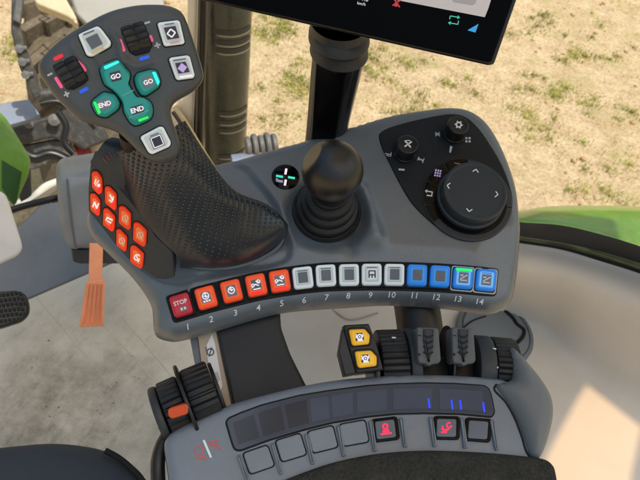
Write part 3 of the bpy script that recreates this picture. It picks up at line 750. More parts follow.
# bolster
bo = [(497, 384), (506, 380.5), (514, 377), (513.5, 362), (511.5, 347), (517, 348), (530, 362), (543, 378), (552, 393), (555.5, 408), (554, 424), (549, 442), (543, 456), (538, 459.5), (531, 455), (527, 444), (520, 424), (510, 404), (500, 391)]
BU = spl([KP.uv(x, y, .004) for x, y in bo], 5); BUa = BU if area(BU) > 0 else BU[::-1]
mk('side_bolster', hfield(KP, BU, lambda Q: .011 + roll(dpoly(BUa, np.asarray(Q).reshape(-1, 2)), .015), .003, -.05, .004), bolm, AT, 60)
gp = spl([KP.uv(x, y, .001) for x, y in [(497, 384), (495, 390), (506, 402), (515, 418), (522, 436), (527, 452), (534, 460)]], 6, False)
mk('bolster_gap', tube([KP.w(u, v, .0) for u, v in gp], .0010, 8, 1), inlay, AT)
# foam pad
po = [(255, 500), (275, 485), (292, 476.5), (330, 463), (367, 454.8), (400, 451), (430, 449.8), (465, 450.8), (500, 453), (530, 456), (545, 458.5), (553, 464), (557, 474), (562, 510), (566, 570), (400, 600), (230, 600), (235, 530)]
PUa = spl([KP.uv(x, y, .006) for x, y in po], 5); PUa = PUa if area(PUa) > 0 else PUa[::-1]
foam = plastic('black foam', srgb(54, 54, 51), .95, 1.0, 420, spec=.15, dust=.08, var=.3, vs=420)
foam.node_tree.nodes['Bump'].inputs['Distance'].default_value = .0018
mk('foam_pad', hfield(KP, PUa, lambda Q: .009 + roll(dpoly(PUa, np.asarray(Q).reshape(-1, 2)), .007), .004, -.02, 0), foam, AT, 60)
# display strip
dt = [(226.5, 422), (229, 418.5), (240, 413.6), (262, 405.5), (299, 396), (330, 391), (367, 386.2), (395, 384.3), (424, 383.4), (455, 384), (484, 386), (488.5, 388.5), (491, 396), (494.2, 412), (491.5, 416.3), (460, 413.3), (424, 412.5), (395, 413.2), (367, 416), (332, 422), (304, 429), (270, 439), (240, 450), (235, 449), (232, 441)]
DU = rnd([KP.uv(x, y, .001) for x, y in dt], .002, 3)
DUc = DU if area(DU) > 0 else DU[::-1]
mk('display_rim', slab_uv(KP, inset(DUc, -.0013), -.004, .0007, .0005), seam, AT)
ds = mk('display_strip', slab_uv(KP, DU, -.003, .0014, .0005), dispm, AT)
tp_ = spl([(229, 419), (262, 406), (299, 396), (330, 391), (367, 386.2), (424, 383.4), (488, 387)], 20, False); bt_ = spl([(237, 449.5), (270, 439), (304, 429), (332, 422), (367, 416), (424, 412.5), (493, 415.5)], 20, False)
def sp_(t, f):
    i = t * (len(tp_) - 1); k = min(int(i), len(tp_) - 2); q = i - k
    a = [tp_[k][j] * (1 - q) + tp_[k + 1][j] * q for j in (0, 1)]; b = [bt_[k][j] * (1 - q) + bt_[k + 1][j] * q for j in (0, 1)]
    return (a[0] * (1 - f) + b[0] * f, a[1] * (1 - f) + b[1] * f)
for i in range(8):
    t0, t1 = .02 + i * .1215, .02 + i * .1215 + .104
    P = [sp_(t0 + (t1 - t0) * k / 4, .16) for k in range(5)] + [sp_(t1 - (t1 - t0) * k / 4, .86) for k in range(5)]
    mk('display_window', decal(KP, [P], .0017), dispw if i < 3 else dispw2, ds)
mk('display_tick', decal(KP, [bar(428.4, 398.5, 429.6, 408, 1.5)], .0020), bluelit, ds)
for x, y in ((452, 404.8), (460.6, 405), (483.8, 407.3)): mk('display_tick', decal(KP, [bar(x - .6, y - 4.8, x + .6, y + 4.8, 1.5)], .0020), bluelit, ds)
# keys
KK = [((258.7, 459.5), -19, 0), ((291, 447.5), -17, 0), ((322.8, 439.2), -14, 0), ((354.2, 433), -10, 0), ((385.6, 429.3), -7, 1), ((446.6, 427.8), 1, 1), ((478.2, 429.8), 4, 2)]
for c, a, k in KK:
    l = L(c, a); w_, h_ = (28, 24) if not k else (27, 24)
    g_ = mk('armrest_key', slab(KP, l(rect(w_, h_)), -.002, .0012, .0035, .0005), seam, AT)
    if not k: mk('key_cap', slab(KP, l(rect(w_ - 2.2, h_ - 2.2)), 0, .0024, .003, .0008), con2, g_)
    else:
        mk('key_cap', slab(KP, l(rect(w_ - 1, h_ - 1)), 0, .0026, .003, .0008), blkg, g_)
        mk('key_face', slab(KP, l(rect(w_ - 7.5, h_ - 6)), .001, .0034, .002, .0006), plastic('smoky key face', srgb(96, 104, 118), .35, .05), g_)
        if k == 1:
            if c[0] < 400: P = [l(q) for q in arcs(2.4, 1.7, 0, 360, 10, 0, -3)] + [l([(-2.2, -1), (2.2, -1), (3.6, 3), (-3.6, 3)]), l(bar(-5.5, 4.4, 5.5, 4.4, 1.6)), l(rect(2, 3, 0, -.2))]
            else: P = [l(q) for q in arcs(2.4, 1.5, 0, 300, 9, 2.4, -2.6)] + [l(bar(-5, .5, -1, 3.5, 2.4)), l(bar(-1, 3, 3, 0, 2)), l(bar(-5.5, 4.6, 0, 4.6, 1.4)), l(bar(-4, -2, -4, 2, 1.2))]
            mk('key_symbol', decal(KP, P, .0037), redlit, g_)
for x0, y0, x1, y1 in ((238.5, 455, 248, 481), (272.5, 443, 281.5, 474), (306.4, 433.6, 313.2, 464), (338.6, 425, 344.4, 456), (371, 420.5, 375.4, 451), (401.5, 417.5, 406, 447), (431.2, 416.5, 435.6, 446.5), (462.3, 417.5, 466.4, 448), (492, 419.5, 498, 450)):
    mk('key_divider', slab(KP, bar(x0, y0, x1, y1, 4.2), -.002, .0032, .0009, .0012), con2, AT)
# lit loader mark
l = L((199.5, 452), -20)
mk('axle_mark', decal(KP, [l(q) for q in arcs(4.6, .8, 0, 360, 6, 0, -1.5)] + [l(bar(-5, 5.5, 4, 5.5, .9)), l(bar(-2, 8, 5, 8, .9)), l(bar(-6, 3, -5, 5.5, .9))], .0005), plastic('red outline mark', srgb(230, 90, 80), .5, 0), AT)
l = L((214, 446), -20)
mk('axle_mark', decal(KP, [l(q) for q in (bar(-5, -6, 5, -4, .9), bar(5, -4, 4, -1, .9), bar(-5, -6, -4, -3, .9), bar(-4, -3, 4, -1, .9), bar(-1, -2, 3, 5, .9), bar(3, 5, 5, 4, .9), bar(5, 4, 3, -1, .9))], .0005), MATS['red outline mark'], AT)
mk('white_bar', decal(KP, [bar(203.6, 440, 211, 457.5, 2.3)], .0006), white, AT)

# thumb wheels
def axis_wheel(name, pa, pb, r, mat, parent, ribs=0, h=-.012, prof=None, depth=.0014):
    """a wheel between two pixels along its axle"""
    A_, B_ = KP.p(*pa, h), KP.p(*pb, h); ax = (B_ - A_); ln = ax.length; b = min(.0022, ln * .3)
    pr = prof or [(0, 0), (r - b, 0), (r - b * .3, b * .3), (r, b), (r, ln - b), (r - b * .3, ln - b * .3), (r - b, ln), (0, ln)]
    pr2 = pr
    return mk(name, lathe(A_, ax, pr2, 144, rfun=(lambda q, z, a, j: q - (depth if (ribs and q > r * .94 and (a * ribs / (2 * math.pi)) % 1 < .26) else 0))), mat, parent, 32)
# left end wheel cluster
WR = .0285
w1 = axis_wheel('thumb_wheel', (190, 402), (216, 391), WR, rub, AT, 26, -.018)
w2 = axis_wheel('wheel_flange', (186.5, 403.5), (190, 402), WR + .006, blk, w1, 0, -.018)
w3 = axis_wheel('thumb_wheel', (166, 413), (186, 404), WR - .002, rub, AT, 26, -.018)
w4 = axis_wheel('wheel_end_cap', (157, 417), (165, 413.6), WR - .003, drub, w3, 0, -.018)
w5 = axis_wheel('wheel_end_cap', (216.5, 391), (220, 389.6), WR - .003, blk, w1, 0, -.018)
mk('orange_marker', slab(Pl(KP.p(178, 411, .012), KN * .9 + Vector((0, -.45, 0)) ), [(167.5, 411), (169, 408.5), (186, 403.5), (188.5, 407), (187.5, 414), (172, 419), (168.5, 417)], -.012, .0012, .001, .0012), plastic('orange marker plastic', srgb(222, 84, 30), .4, .1), w3)
# loop below it
mk('loop_guard', tube([KP.p(178, 425, -.02), KP.p(166, 438, -.015), KP.p(159, 455, -.012), KP.p(158, 475, -.012), KP.p(161, 500, -.012), KP.p(170, 540, -.02)], .0058, 14), blk, AT)
# rear edge wheels
axis_wheel('thumb_wheel', (376.5, 367), (403, 366), .0345, rub, AT, 34, -.0335)
w = axis_wheel('wheel_flange', (403.6, 366), (414.5, 365.6), .0352, drub, AT, 0, -.034)
tick = lambda c, a: mk('wheel_tick', slab(Pl(KP.p(*c, 0), -ray(*c)), L(c, a)(rect(4, 1.5)), -.002, .0006, .0003, .0002), white, AT)
w = axis_wheel('thumb_wheel', (488, 369), (511.5, 371), .0305, rub, AT, 34, -.029)
w = axis_wheel('wheel_flange', (471, 368), (487.6, 369), .0310, drub, AT, 0, -.029)
w = axis_wheel('divider_disc', (443.6, 365), (446, 365.2), .0375, blk, AT, 0, -.0365)
for c in ((393.8, 337.6), (397.8, 354.2)): tick(c, 2)
for c in ((494.3, 348.8), (496.4, 367.4)): tick(c, 4)
axis_wheel('wheel_bracket', (370, 373), (375, 372.8), .030, blk, AT, 0, -.03)
# slide levers
for x0 in (412.6, 447.5):
    SP2 = Pl(KP.p(x0 + 13, 346, .012), (KN + Vector((0, -.25, 0))), X=(1, -.06, 0))
    q = lambda pts: [(x0 + a / 4.267, 305 + b / 4.267) for a, b in pts]
    s_ = mk('slide_lever', slab(SP2, q([(18, 100), (24, 94), (104, 98), (112, 104), (122, 236), (112, 250), (84, 252), (72, 262), (56, 250), (30, 248), (22, 236)]), -.022, .002, .002, .0016), plastic('slider grey', srgb(86, 89, 92), .5, .3) if x0 < 420 else MATS['slider grey'], AT)
    mk('slider_grip', slab(SP2, q([(46, 102), (92, 104), (90, 150), (84, 205), (74, 228), (70, 248), (64, 228), (54, 205), (46, 150)]), 0, .0034, .001, .001), drub, s_)
    for k in range(4):
        mk('grip_ridge', slab(SP2, q([(48, 126 + k * 24), (70, 134 + k * 24), (90, 126 + k * 24), (90, 131 + k * 24), (70, 142 + k * 24), (48, 131 + k * 24)]), .002, .0046, .0004, .0005), rub, s_)
    mk('slider_mark', decal(SP2, [q(bar(24, 130, 36, 131, 4)), q(bar(22, 210, 34, 212, 4)), q(bar(28, 205, 29, 217, 4))], .0023), seam, s_)
mk('slider_bed', slab(KP, [(372, 368), (378, 356), (514, 357), (514, 384), (372, 384)], -.06, -.022, .004, .002), blk, AT)
# yellow key module
y64 = lambda pts: crop(330, 315, 6.4, pts)
YP = Pl(KP.p(362, 350, .014), (KN + Vector((0, -.22, 0))), X=(1, -.15, 0))
mod = mk('switch_module', slab(YP, y64([(84, 64), (250, 54), (300, 190), (345, 352), (170, 374), (120, 200)]), -.03, 0, .0016, .0016), blk, AT)
mk('module_side', slab(YP, y64([(84, 68), (120, 200), (170, 372), (96, 385), (56, 232)]), -.034, -.003, .001, .001), plastic('module side plastic', srgb(36, 38, 40), .45, .2), mod)
for kx, c in (([(122, 98), (134, 92), (222, 88), (256, 128), (251, 178), (242, 186), (152, 196), (140, 184)], (190, 140)), ([(160, 240), (170, 232), (262, 226), (300, 266), (299, 318), (290, 326), (190, 339), (176, 325)], (227, 278))):
    px = y64(kx); b = mk('yellow_key', slab(YP, inner(px, 1.22), -.001, .0012, .003, .0006), blkg, mod)
    mk('key_cap', slab(YP, px, 0, .0036, .0016, .0012), yel, b)
    mk('key_face', slab(YP, inner(px, .74), .002, .0040, .001, .0003), yel2, b)
    l = L(y64([c])[0], -4); mk('key_display', slab(YP, l(rect(8.4, 8)), .002, .0043, .0004, .0001), scrd, b)
    mk('key_symbol', decal(YP, [l(q) for q in arcs(2.5, 1.3, 0, 360, 10)] + [l(rect(5.6, 1.4, .4, 3.4)), l(rect(1.6, 1.6)), l(bar(-3.4, -3.4, -3.4, 1, .9)), l(bar(3.4, -3.4, 3.4, 0, .9))], .0046), wlit, b)

# ================================================================== support arm under the console
SA = thing('support_arm', 'black support arm with beige flank and white sticker between console and armrest', 'support arm', KP.p(255, 380, -.12))
SPn = Pl(KP.p(260, 365, -.055), KN + Vector((0, -.1, 0)))
mk('arm_cover', slab(SPn, [(205, 290), (218, 338), (232, 406), (245, 470), (340, 450), (306, 385), (290, 353), (281, 327), (279, 290)], -.05, 0, .004, .003), plastic('arm black', srgb(24, 28, 34), .42, .2), SA)
mk('arm_flank', slab(SPn, [(183, 290), (198, 338), (203, 377), (220, 412), (232, 450), (246, 470), (232, 404), (217, 333), (205, 290)], -.07, -.003, .002, .002), beige2, SA)
mk('arm_edge', slab(SPn, [(176, 290), (190, 340), (196, 372), (212, 415), (226, 450), (233, 450), (220, 410), (203.5, 377), (198.5, 338), (184, 290)], -.09, -.006, .002, .002), slate, SA)
stk = mk('arm_sticker', slab(SPn, [(206.5, 345), (212, 334), (215, 344), (222.5, 386), (219.5, 394), (216, 384), (208, 361)], -.003, -.0024, .0006, .0002), white, SA)
l = L((210.4, 352), 70); mk('sticker_print', decal(SPn, [l(q) for q in arcs(3.4, 1.2, 0, 360, 12)] + [l(bar(-4, -3, 4, 3, 1)), l(bar(-6, 2.4, -3, 3.4, .9))], -.0020), plastic('grey print', srgb(70, 76, 84), .5, 0), stk)
l = L((217, 377), 70); mk('sticker_print', decal(SPn, [l(bar(-5, -1.6, 4, -1.6, .7)), l(bar(-5, .2, 5, .2, .7)), l(bar(-3, 2, 5, 2, .7))], -.0020), plastic('pale print', srgb(150, 154, 158), .5, 0), stk)
mk('rear_link', tube([KP.p(415, 296, -.07), KP.p(420, 330, -.075), KP.p(424, 370, -.08)], lambda t: .024, 18), blk, SA)

# ================================================================== terminal monitor on its post
MP_O = D(340, 60, .572)
MPl = Pl(MP_O, (-.03, -math.cos(R(28)), math.sin(R(28))))
sb_ = FLAT.p(326, 132, -.01)
MT = thing('terminal_monitor', 'black touch terminal on a dark post behind the console', 'monitor', sb_)
mo = [(150, -60), (188, -2.6), (493, 66.5), (518, -4), (540, -70)]
mk('monitor_case', slab(MPl, [(180, -60), (187, -3), (489, 65.6), (494.5, 64.5), (519, -6), (538, -60)], -.028, 0, .006, .003), blk, MT)
scx = slab(MPl, [(200, -50), (207, -12.5), (485, 19), (489.5, 6), (507, -50)], -.001, .0006, 0, 0)
mk('monitor_glass', slab(MPl, [(186, -55), (191.5, -5), (488, 62.4), (491.5, 61), (515, -6), (532, -55)], -.001, .0005, .004, .0003), plastic('monitor glass', srgb(6, 6, 8), .2, 0, spec=.06), MT)
sp = mk('screen', slab(MPl, [(376, -45), (381, -3), (484.8, 17.2), (488.5, 8), (505, -45)], 0, .0011, .0004, .0001), lit('lit screen grey', srgb(196, 190, 192), .28), MT)
mk('screen_panel', slab(MPl, [(450, -12), (452.5, .5), (453.5, 2.2), (472, 5.4), (475.5, 3.4), (481, -14)], 0, .0014, .0004, .0001), lit('screen panel grey', srgb(168, 164, 168), .22), sp)
mk('screen_panel', slab(MPl, [(459, -12), (461, -2.5), (472.8, -.4), (476, -13)], 0, .0017, .0002, .0001), lit('screen panel light', srgb(215, 212, 214), .3), sp)
P = [bar(459.4, -3.6, 473.8, -.9, .7), bar(473.6, -.8, 476.6, -12, .7), bar(461, -2, 459, -12, .7)]
mk('screen_line', decal(MPl, P, .0021), plastic('screen black', srgb(30, 28, 30), .4, 0), sp)
l = L((454, 20), 10)
mk('screen_symbol', decal(MPl, [l(q) for q in (bar(-4.4, -3.4, 3.2, -3.4, 1), bar(-4.4, -3.4, -4.4, 0, 1), [(3, -5.4), (5.6, -3.4), (3, -1.4)], bar(4.6, 3.6, -3, 3.6, 1), bar(4.6, 3.6, 4.6, 0, 1), [(-2.8, 1.6), (-5.6, 3.6), (-2.8, 5.6)])], .0016), lit('mint symbol', srgb(70, 190, 165), .4), MT)
mk('screen_symbol', decal(MPl, [[(478.6, 23.8), (475.4, 32.6), (467.4, 30.2)]], .0016), lit('sky blue symbol', srgb(50, 150, 215), .5), MT)
l = L((396.5, 2.6), 10); mk('screen_symbol', decal(MPl, [l(bar(-4, -4, 4, 4, 1.3)), l(bar(-3.4, 3.6, 3.6, -3.4, 1.3)), l(rect(3, 4, 0, 2))], .0016), lit('crimson symbol', srgb(205, 60, 72), .3), MT)
mk('screen_text', text(MPl, 'km/h', 361.5, 3.6, 3, 12, .0016), wlit, MT)
mk('screen_text', text(MPl, '11.0', 364, -1.2, 4.2, 12, .0016), wlit, MT)
Y0 = sb_.y + .012
def PY(x, y, yy=None):
    r = ray(x, y); return CAM + r * (((Y0 if yy is None else yy) - CAM.y) / r.y)
secs = [(34, 316, 366.5), (50, 313.5, 366), (58, 313, 364), (75, 311.5, 360), (95, 310, 355), (115, 308.5, 350), (140, 306, 346), (160, 305, 343)]
V = []; Fc = []; n = 28
for y, xl, xr in secs:
    k = math.tan(R(10.8)) * (xr - xl) / 2
    a, b = PY(xl, y - k), PY(xr, y + k); c = (a + b) / 2; hx = (b - a) / 2
    for i in range(n):
        t = 2 * math.pi * i / n; ca, sa = math.cos(t), math.sin(t)
        V.append(c + hx * math.copysign(abs(ca) ** .55, ca) + Vector((0, .026, 0)) * math.copysign(abs(sa) ** .7, sa))
for j in range(len(secs) - 1):
    for i in range(n): Fc.append((j * n + i, j * n + (i + 1) % n, (j + 1) * n + (i + 1) % n, (j + 1) * n + i))
mk('monitor_post', (V, Fc), plastic('post gloss black', srgb(22, 24, 30), .2, .05, coat=.3), MT, 60)
PF = Pl(PY(330, 100, Y0 - .026), (0, -1, .05), X=(1, 0, 0))
mk('post_face', slab(PF, [(316, 58), (356, 66), (346, 76), (336, 140), (311, 140), (314, 90)], -.012, .0015, .004, .002), blkg, MT)
A_ = PY(339, 42); V = []
cl = [(-8, 1.0), (0, 1.0), (2, 1.06), (9, 1.08), (11, 1.02), (14, 1.0), (22, 1.03), (24, .96)]
V = []; Fc = []
for dy, kx in cl:
    xl, xr = 339 - 28 * kx, 339 + 28.5 * kx; y = 30 + dy; k = math.tan(R(10.8)) * 28
    a, b = PY(xl, y - k), PY(xr, y + k); c = (a + b) / 2; hx = (b - a) / 2
    for i in range(36):
        t = 2 * math.pi * i / 36; V.append(c + hx * math.cos(t) + Vector((0, .034 * kx, 0)) * math.sin(t))
for j in range(len(cl) - 1):
    for i in range(36): Fc.append((j * 36 + i, j * 36 + (i + 1) % 36, (j + 1) * 36 + (i + 1) % 36, (j + 1) * 36 + i))
mk('post_collar', (V, Fc), drub, MT, 40)

# ================================================================== cab floor, trim, pillar
fm = plastic('ribbed floor mat', srgb(176, 168, 155), .75, 0)
nt = fm.node_tree; N = nt.nodes; K = nt.links; B = N['Principled BSDF']
ge = N.new('ShaderNodeNewGeometry')
mp = N.new('ShaderNodeMapping'); mp.inputs['Rotation'].default_value = (0, 0, R(-52)); K.new(ge.outputs['Position'], mp.inputs[0])
wv = N.new('ShaderNodeTexWave'); wv.wave_type = 'BANDS'; wv.inputs['Scale'].default_value = 70; wv.inputs['Distortion'].default_value = .25; K.new(mp.outputs[0], wv.inputs['Vector'])
d1 = N.new('ShaderNodeTexNoise'); d1.inputs['Scale'].default_value = 9; d1.inputs['Detail'].default_value = 9; d1.inputs['Roughness'].default_value = .72; K.new(ge.outputs['Position'], d1.inputs['Vector'])
sa0, sb0 = Z(50, 400, 0), Z(85, 362, 0); m0 = N.new('ShaderNodeMapping'); m0.inputs['Rotation'].default_value = (0, 0, -math.atan2(sb0.y - sa0.y, sb0.x - sa0.x)); K.new(ge.outputs['Position'], m0.inputs[0])
ms = N.new('ShaderNodeMapping'); ms.inputs['Scale'].default_value = (16, 42, 16); K.new(m0.outputs[0], ms.inputs[0])
d2 = N.new('ShaderNodeTexNoise'); d2.inputs['Scale'].default_value = 1; d2.inputs['Detail'].default_value = 8; d2.inputs['Roughness'].default_value = .7; K.new(ms.outputs[0], d2.inputs['Vector'])
sx = N.new('ShaderNodeSeparateXYZ'); K.new(ge.outputs['Position'], sx.inputs[0])
def ramp(src, a, b, c0, c1):
    r_ = N.new('ShaderNodeMapRange'); r_.inputs[1].default_value = a; r_.inputs[2].default_value = b; r_.inputs[3].default_value = c0; r_.inputs[4].default_value = c1; K.new(src, r_.inputs[0]); return r_.outputs[0]
def mth(op, a, b):
    m_ = N.new('ShaderNodeMath'); m_.operation = op
    for i, q in enumerate((a, b)):
        if isinstance(q, (int, float)): m_.inputs[i].default_value = q
        else: K.new(q, m_.inputs[i])
    return m_.outputs[0]
dc_ = Z(62, 415, 0)
dv = N.new('ShaderNodeVectorMath'); dv.operation = 'DISTANCE'; dv.inputs[1].default_value = (dc_.x, dc_.y, 0); K.new(ge.outputs['Position'], dv.inputs[0])
near = ramp(dv.outputs['Value'], .02, .36, 1.5, 0)
dirt = mth('ADD', mth('MULTIPLY', near, ramp(d1.outputs[0], .32, .78, .1, 1)), mth('MULTIPLY', ramp(d2.outputs[0], .52, .78, 0, .4), ramp(dv.outputs['Value'], .1, .6, 1, .25)))
dirt = mth('MINIMUM', mth('MULTIPLY', dirt, .85), .8)
c1 = N.new('ShaderNodeMix'); c1.data_type = 'RGBA'; c1.inputs[6].default_value = srgb(222, 213, 196); c1.inputs[7].default_value = srgb(92, 82, 66); K.new(dirt, c1.inputs[0])
c2 = N.new('ShaderNodeMix'); c2.data_type = 'RGBA'; c2.blend_type = 'MULTIPLY'; K.new(c1.outputs[2], c2.inputs[6]); 
wr = N.new('ShaderNodeMapRange'); wr.inputs[1].default_value = 0; wr.inputs[2].default_value = .5; wr.inputs[3].default_value = .90; wr.inputs[4].default_value = 1; K.new(wv.outputs['Fac'], wr.inputs[0])
cc = N.new('ShaderNodeCombineColor'); [K.new(wr.outputs[0], cc.inputs[i]) for i in range(3)]; K.new(cc.outputs[0], c2.inputs[7]); c2.inputs[0].default_value = 1
K.new(c2.outputs[2], B.inputs['Base Color'])
bp = N.new('ShaderNodeBump'); bp.inputs['Strength'].default_value = .25; bp.inputs['Distance'].default_value = .001; K.new(wv.outputs['Fac'], bp.inputs['Height']); K.new(bp.outputs[0], B.inputs['Normal'])
a, b, c, d = Z(28, 299.5, 0), Z(107, 265.5, 0), Z(240, 300, 0), Z(-90, 350, 0)
FPl = Pl((0, 0, 0), (0, 0, 1))
fl = [Z(-60, 337, 0), Z(28, 299.5, 0), Z(107, 265.5, 0), Z(150, 247, 0), Z(240, 236, 0), Z(330, 262, 0), Z(420, 330, 0), Z(420, 700, 0), Z(-200, 700, 0), Z(-200, 400, 0)]
struct(mk('floor', slab_uv(FPl, [(p.x, p.y) for p in fl], -.03, 0, .002), fm))
FLO = bpy.data.objects['floor']
grm_ = plastic('mat groove', srgb(196, 188, 172), .9, 0)
for q in (((36, 297), (74, 342), (112, 388)), ((84, 304), (120, 343), (160, 388)), ((122, 318), (150, 350), (176, 382))): mk('floor_groove', tube([Z(x, y, .0) for x, y in q], .0009, 6, 3), grm_, FLO)
sp_r = random.Random(4); mk('floor_crumbs', join(*[lathe(Z(sp_r.gauss(75, 38), sp_r.gauss(405, 32), 0), (0, 0, 1), [(  .0006 + .0022 * sp_r.random() ** 3, 0), (0, .0008)], 7) for _ in range(60)]), plastic('dark dirt crumbs', srgb(130, 118, 100), .95, 0), FLO)
# riser in front of the mat
e1, e2 = Z(-60, 337, -.01), Z(150, 247, -.01); ex = (e2 - e1).normalized()
RP = Pl(e1, Vector((0, 0, 1)) * math.cos(R(30)) - (Vector((0, 0, 1)).cross(ex)) * math.sin(R(30)), X=ex)
if RP.N.z < 0: RP = Pl(e1, -RP.N, X=ex)
top(mk('toe_board', slab(RP, [(-80, 345), (28, 299), (107, 265), (200, 225), (200, 190), (95, 195), (40, 205), (20, 225), (-80, 250)], -.02, 0, .004, .003), slate), 'slate grey sloped toe board above the ribbed floor mat', 'toe board')
# pedal housing
HPl = Pl(D(85, 215, 1.22), (-ray(85, 215) + Vector((0, 0, -.35))), X=CM @ Vector((1, 0, 0)))
PH = thing('pedal_housing', 'rounded blue grey heater housing left of the lever', 'housing', HPl.p(90, 262, -.08))
hs = [(58.5, 200), (58.5, 188), (61, 181), (67, 177), (76, 175.5), (120, 168), (135, 200), (135, 250), (72, 251.5), (66, 246), (61, 228)]
HHU = spl([HPl.uv(x, y, -.006) for x, y in rnd(hs, 5, 3)], 2); HHa = HHU if area(HHU) > 0 else HHU[::-1]
mk('housing_shell', hfield(HPl, HHU, lambda Q: roll(dpoly(HHa, np.asarray(Q).reshape(-1, 2)), .022), .005, -.16, 0), slate2, PH, 60)
mk('housing_foot', slab(HPl, [(72, 250), (135, 248), (135, 264), (80, 264), (73, 262)], -.12, -.012, .003, .003), plastic('housing foot', srgb(52, 57, 64), .5, .2), PH)
mk('housing_seam', tube([HPl.p(67, 179, -.002), HPl.p(69, 200, 0.001), HPl.p(72, 225, .001), HPl.p(76, 249, -.002)], .002, 6), plastic('housing seam', srgb(92, 98, 106), .6, 0), PH)
# accelerator
APl = Pl(D(92, 303, 1.2), (-ray(92, 303) + Vector((0, -.1, .2))), X=CM @ Vector((1, 0, 0)))
AC = thing('accelerator_pedal', 'worn orange accelerator pedal with vertical ribs beside the floor mat', 'pedal', Z(92, 326, 0))
mk('pedal_arm', slab(APl, [(89.5, 243), (103, 243), (102, 284), (88.5, 284)], -.006, 0, .001, .001), orp, AC)
mk('pedal_pad', slab(APl, [(86, 281), (105, 279), (103.5, 326), (79, 327.5)], -.01, .003, .004, .003), orp, AC)
for i in range(5):
    t = .1 + i * .2; x0, x1 = 86 + 19 * t, 80 + 24 * t
    mk('pedal_rib', slab(APl, bar(x0, 283.5, x1, 324, 2.7), 0, .0085, .0016, .0022), orp, AC)
# brake
BPl = Pl(D(5, 308, 1.02), (-ray(5, 308) + Vector((0, 0, .25))), X=CM @ Vector((1, 0, 0)))
BK = thing('brake_pedal', 'black rubber brake pedal covered in raised studs at left edge', 'pedal', BPl.p(0, 320, -.05))
mk('pedal_pad', slab(BPl, [(-60, 298), (0, 291), (18, 290), (27, 295), (30, 306), (29, 314), (22, 321), (0, 328), (-60, 338)], -.02, 0, .008, .004), blk, BK)
nb = []
for i in range(-4, 7):
    for j in range(6):
        x, y = -1 + i * 4.3 + (j % 2) * 2.1, 295 + j * 5.2 - i * .55 + (1 if i > 4 else 0)
        if x < 26 and not (x > 20 and (y < 293 or y > 317)): nb.append(slab(BPl, L((x, y), -8)(rect(3, 3.6)), 0, .004, .001, .0015, 2))
mk('pedal_studs', join(*nb), rub, BK)
mk('pedal_stem', tube([BPl.p(-30, 315, -.015), BPl.p(-60, 280, -.1), BPl.p(-90, 240, -.15)], .012, 12), blk, BK)
# white side panel (steering column side)
WPl = Pl(D(15, 235, 1.1), (-ray(15, 235) + Vector((.15, 0, .1))), X=CM @ Vector((1, 0, 0)))
top(mk('column_panel', slab(WPl, [(-60, 180), (1, 191), (6, 194.5), (9, 201), (22, 242), (23, 249), (18, 256), (0, 264.5), (-60, 285)], -.05, 0, .006, .006, 4), pale), 'pale grey panel with a rounded corner at the left edge', 'panel')
# side trim under the right window
tz = lambda x, y, z: Z(x, y, z)
trim_rows = [[tz(255, 225, .50), tz(330, 222, .50), tz(420, 226, .50), tz(480, 232, .50), tz(520, 240, .50), tz(562, 248.5, .50), tz(603, 261, .50), tz(645, 275, .50), tz(720, 303, .50)],
             [tz(255, 240, .492), tz(330, 237, .492), tz(420, 242, .492), tz(480, 250, .492), tz(520, 259, .492), tz(560, 268, .492), tz(600, 283, .492), tz(645, 302, .492), tz(720, 336, .492)],
             [tz(255, 258, .47), tz(330, 254, .47), tz(420, 260, .47), tz(480, 268, .465), tz(520, 277, .462), tz(556, 286, .46), tz(594, 303, .46), tz(645, 328, .46), tz(720, 368, .46)],
             [tz(262, 296, .36), tz(330, 294, .36), tz(420, 300, .36), tz(480, 304, .36), tz(517, 310, .36), tz(548, 322, .36), tz(580, 348, .36), tz(632, 385, .36), tz(720, 440, .36)],
             [tz(268, 320, .335), tz(330, 317, .335), tz(420, 320, .335), tz(480, 322, .335), tz(512, 328, .335), tz(541, 342, .335), tz(568, 372, .335), tz(615, 412, .335), tz(700, 475, .335)],
             [tz(276, 350, .33), tz(330, 350, .33), tz(420, 352, .33), tz(470, 356, .33), tz(500, 366, .33), tz(525, 384, .33), tz(548, 415, .33), tz(590, 460, .33), tz(670, 530, .33)],
             [tz(290, 400, .33), tz(330, 400, .33), tz(420, 400, .33), tz(465, 405, .33), tz(495, 420, .33), tz(520, 445, .33), tz(540, 480, .33), tz(575, 530, .33), tz(640, 600, .33)],
             [tz(310, 470, .33), tz(340, 470, .33), tz(420, 470, .33), tz(465, 480, .33), tz(495, 500, .33), tz(520, 530, .33), tz(540, 570, .33), tz(575, 620, .33), tz(640, 700, .33)]]
gm, _ = patch(trim_rows, 6, 6)
ST = thing('side_trim', 'smooth beige moulded cab trim below the right window', 'cab trim', tz(480, 380, .0))
mk('trim_shell', gm, beige, ST, 180)
lp = [r_[0] for r_ in trim_rows]
gm, _ = patch([[p, Vector((p.x - .012, p.y, p.z - .02)), Vector((p.x - .02, p.y, p.z * .5)), Vector((p.x - .02, p.y, 0))] for p in lp], 4, 4); mk('trim_flank', gm, beige2, ST, 180)
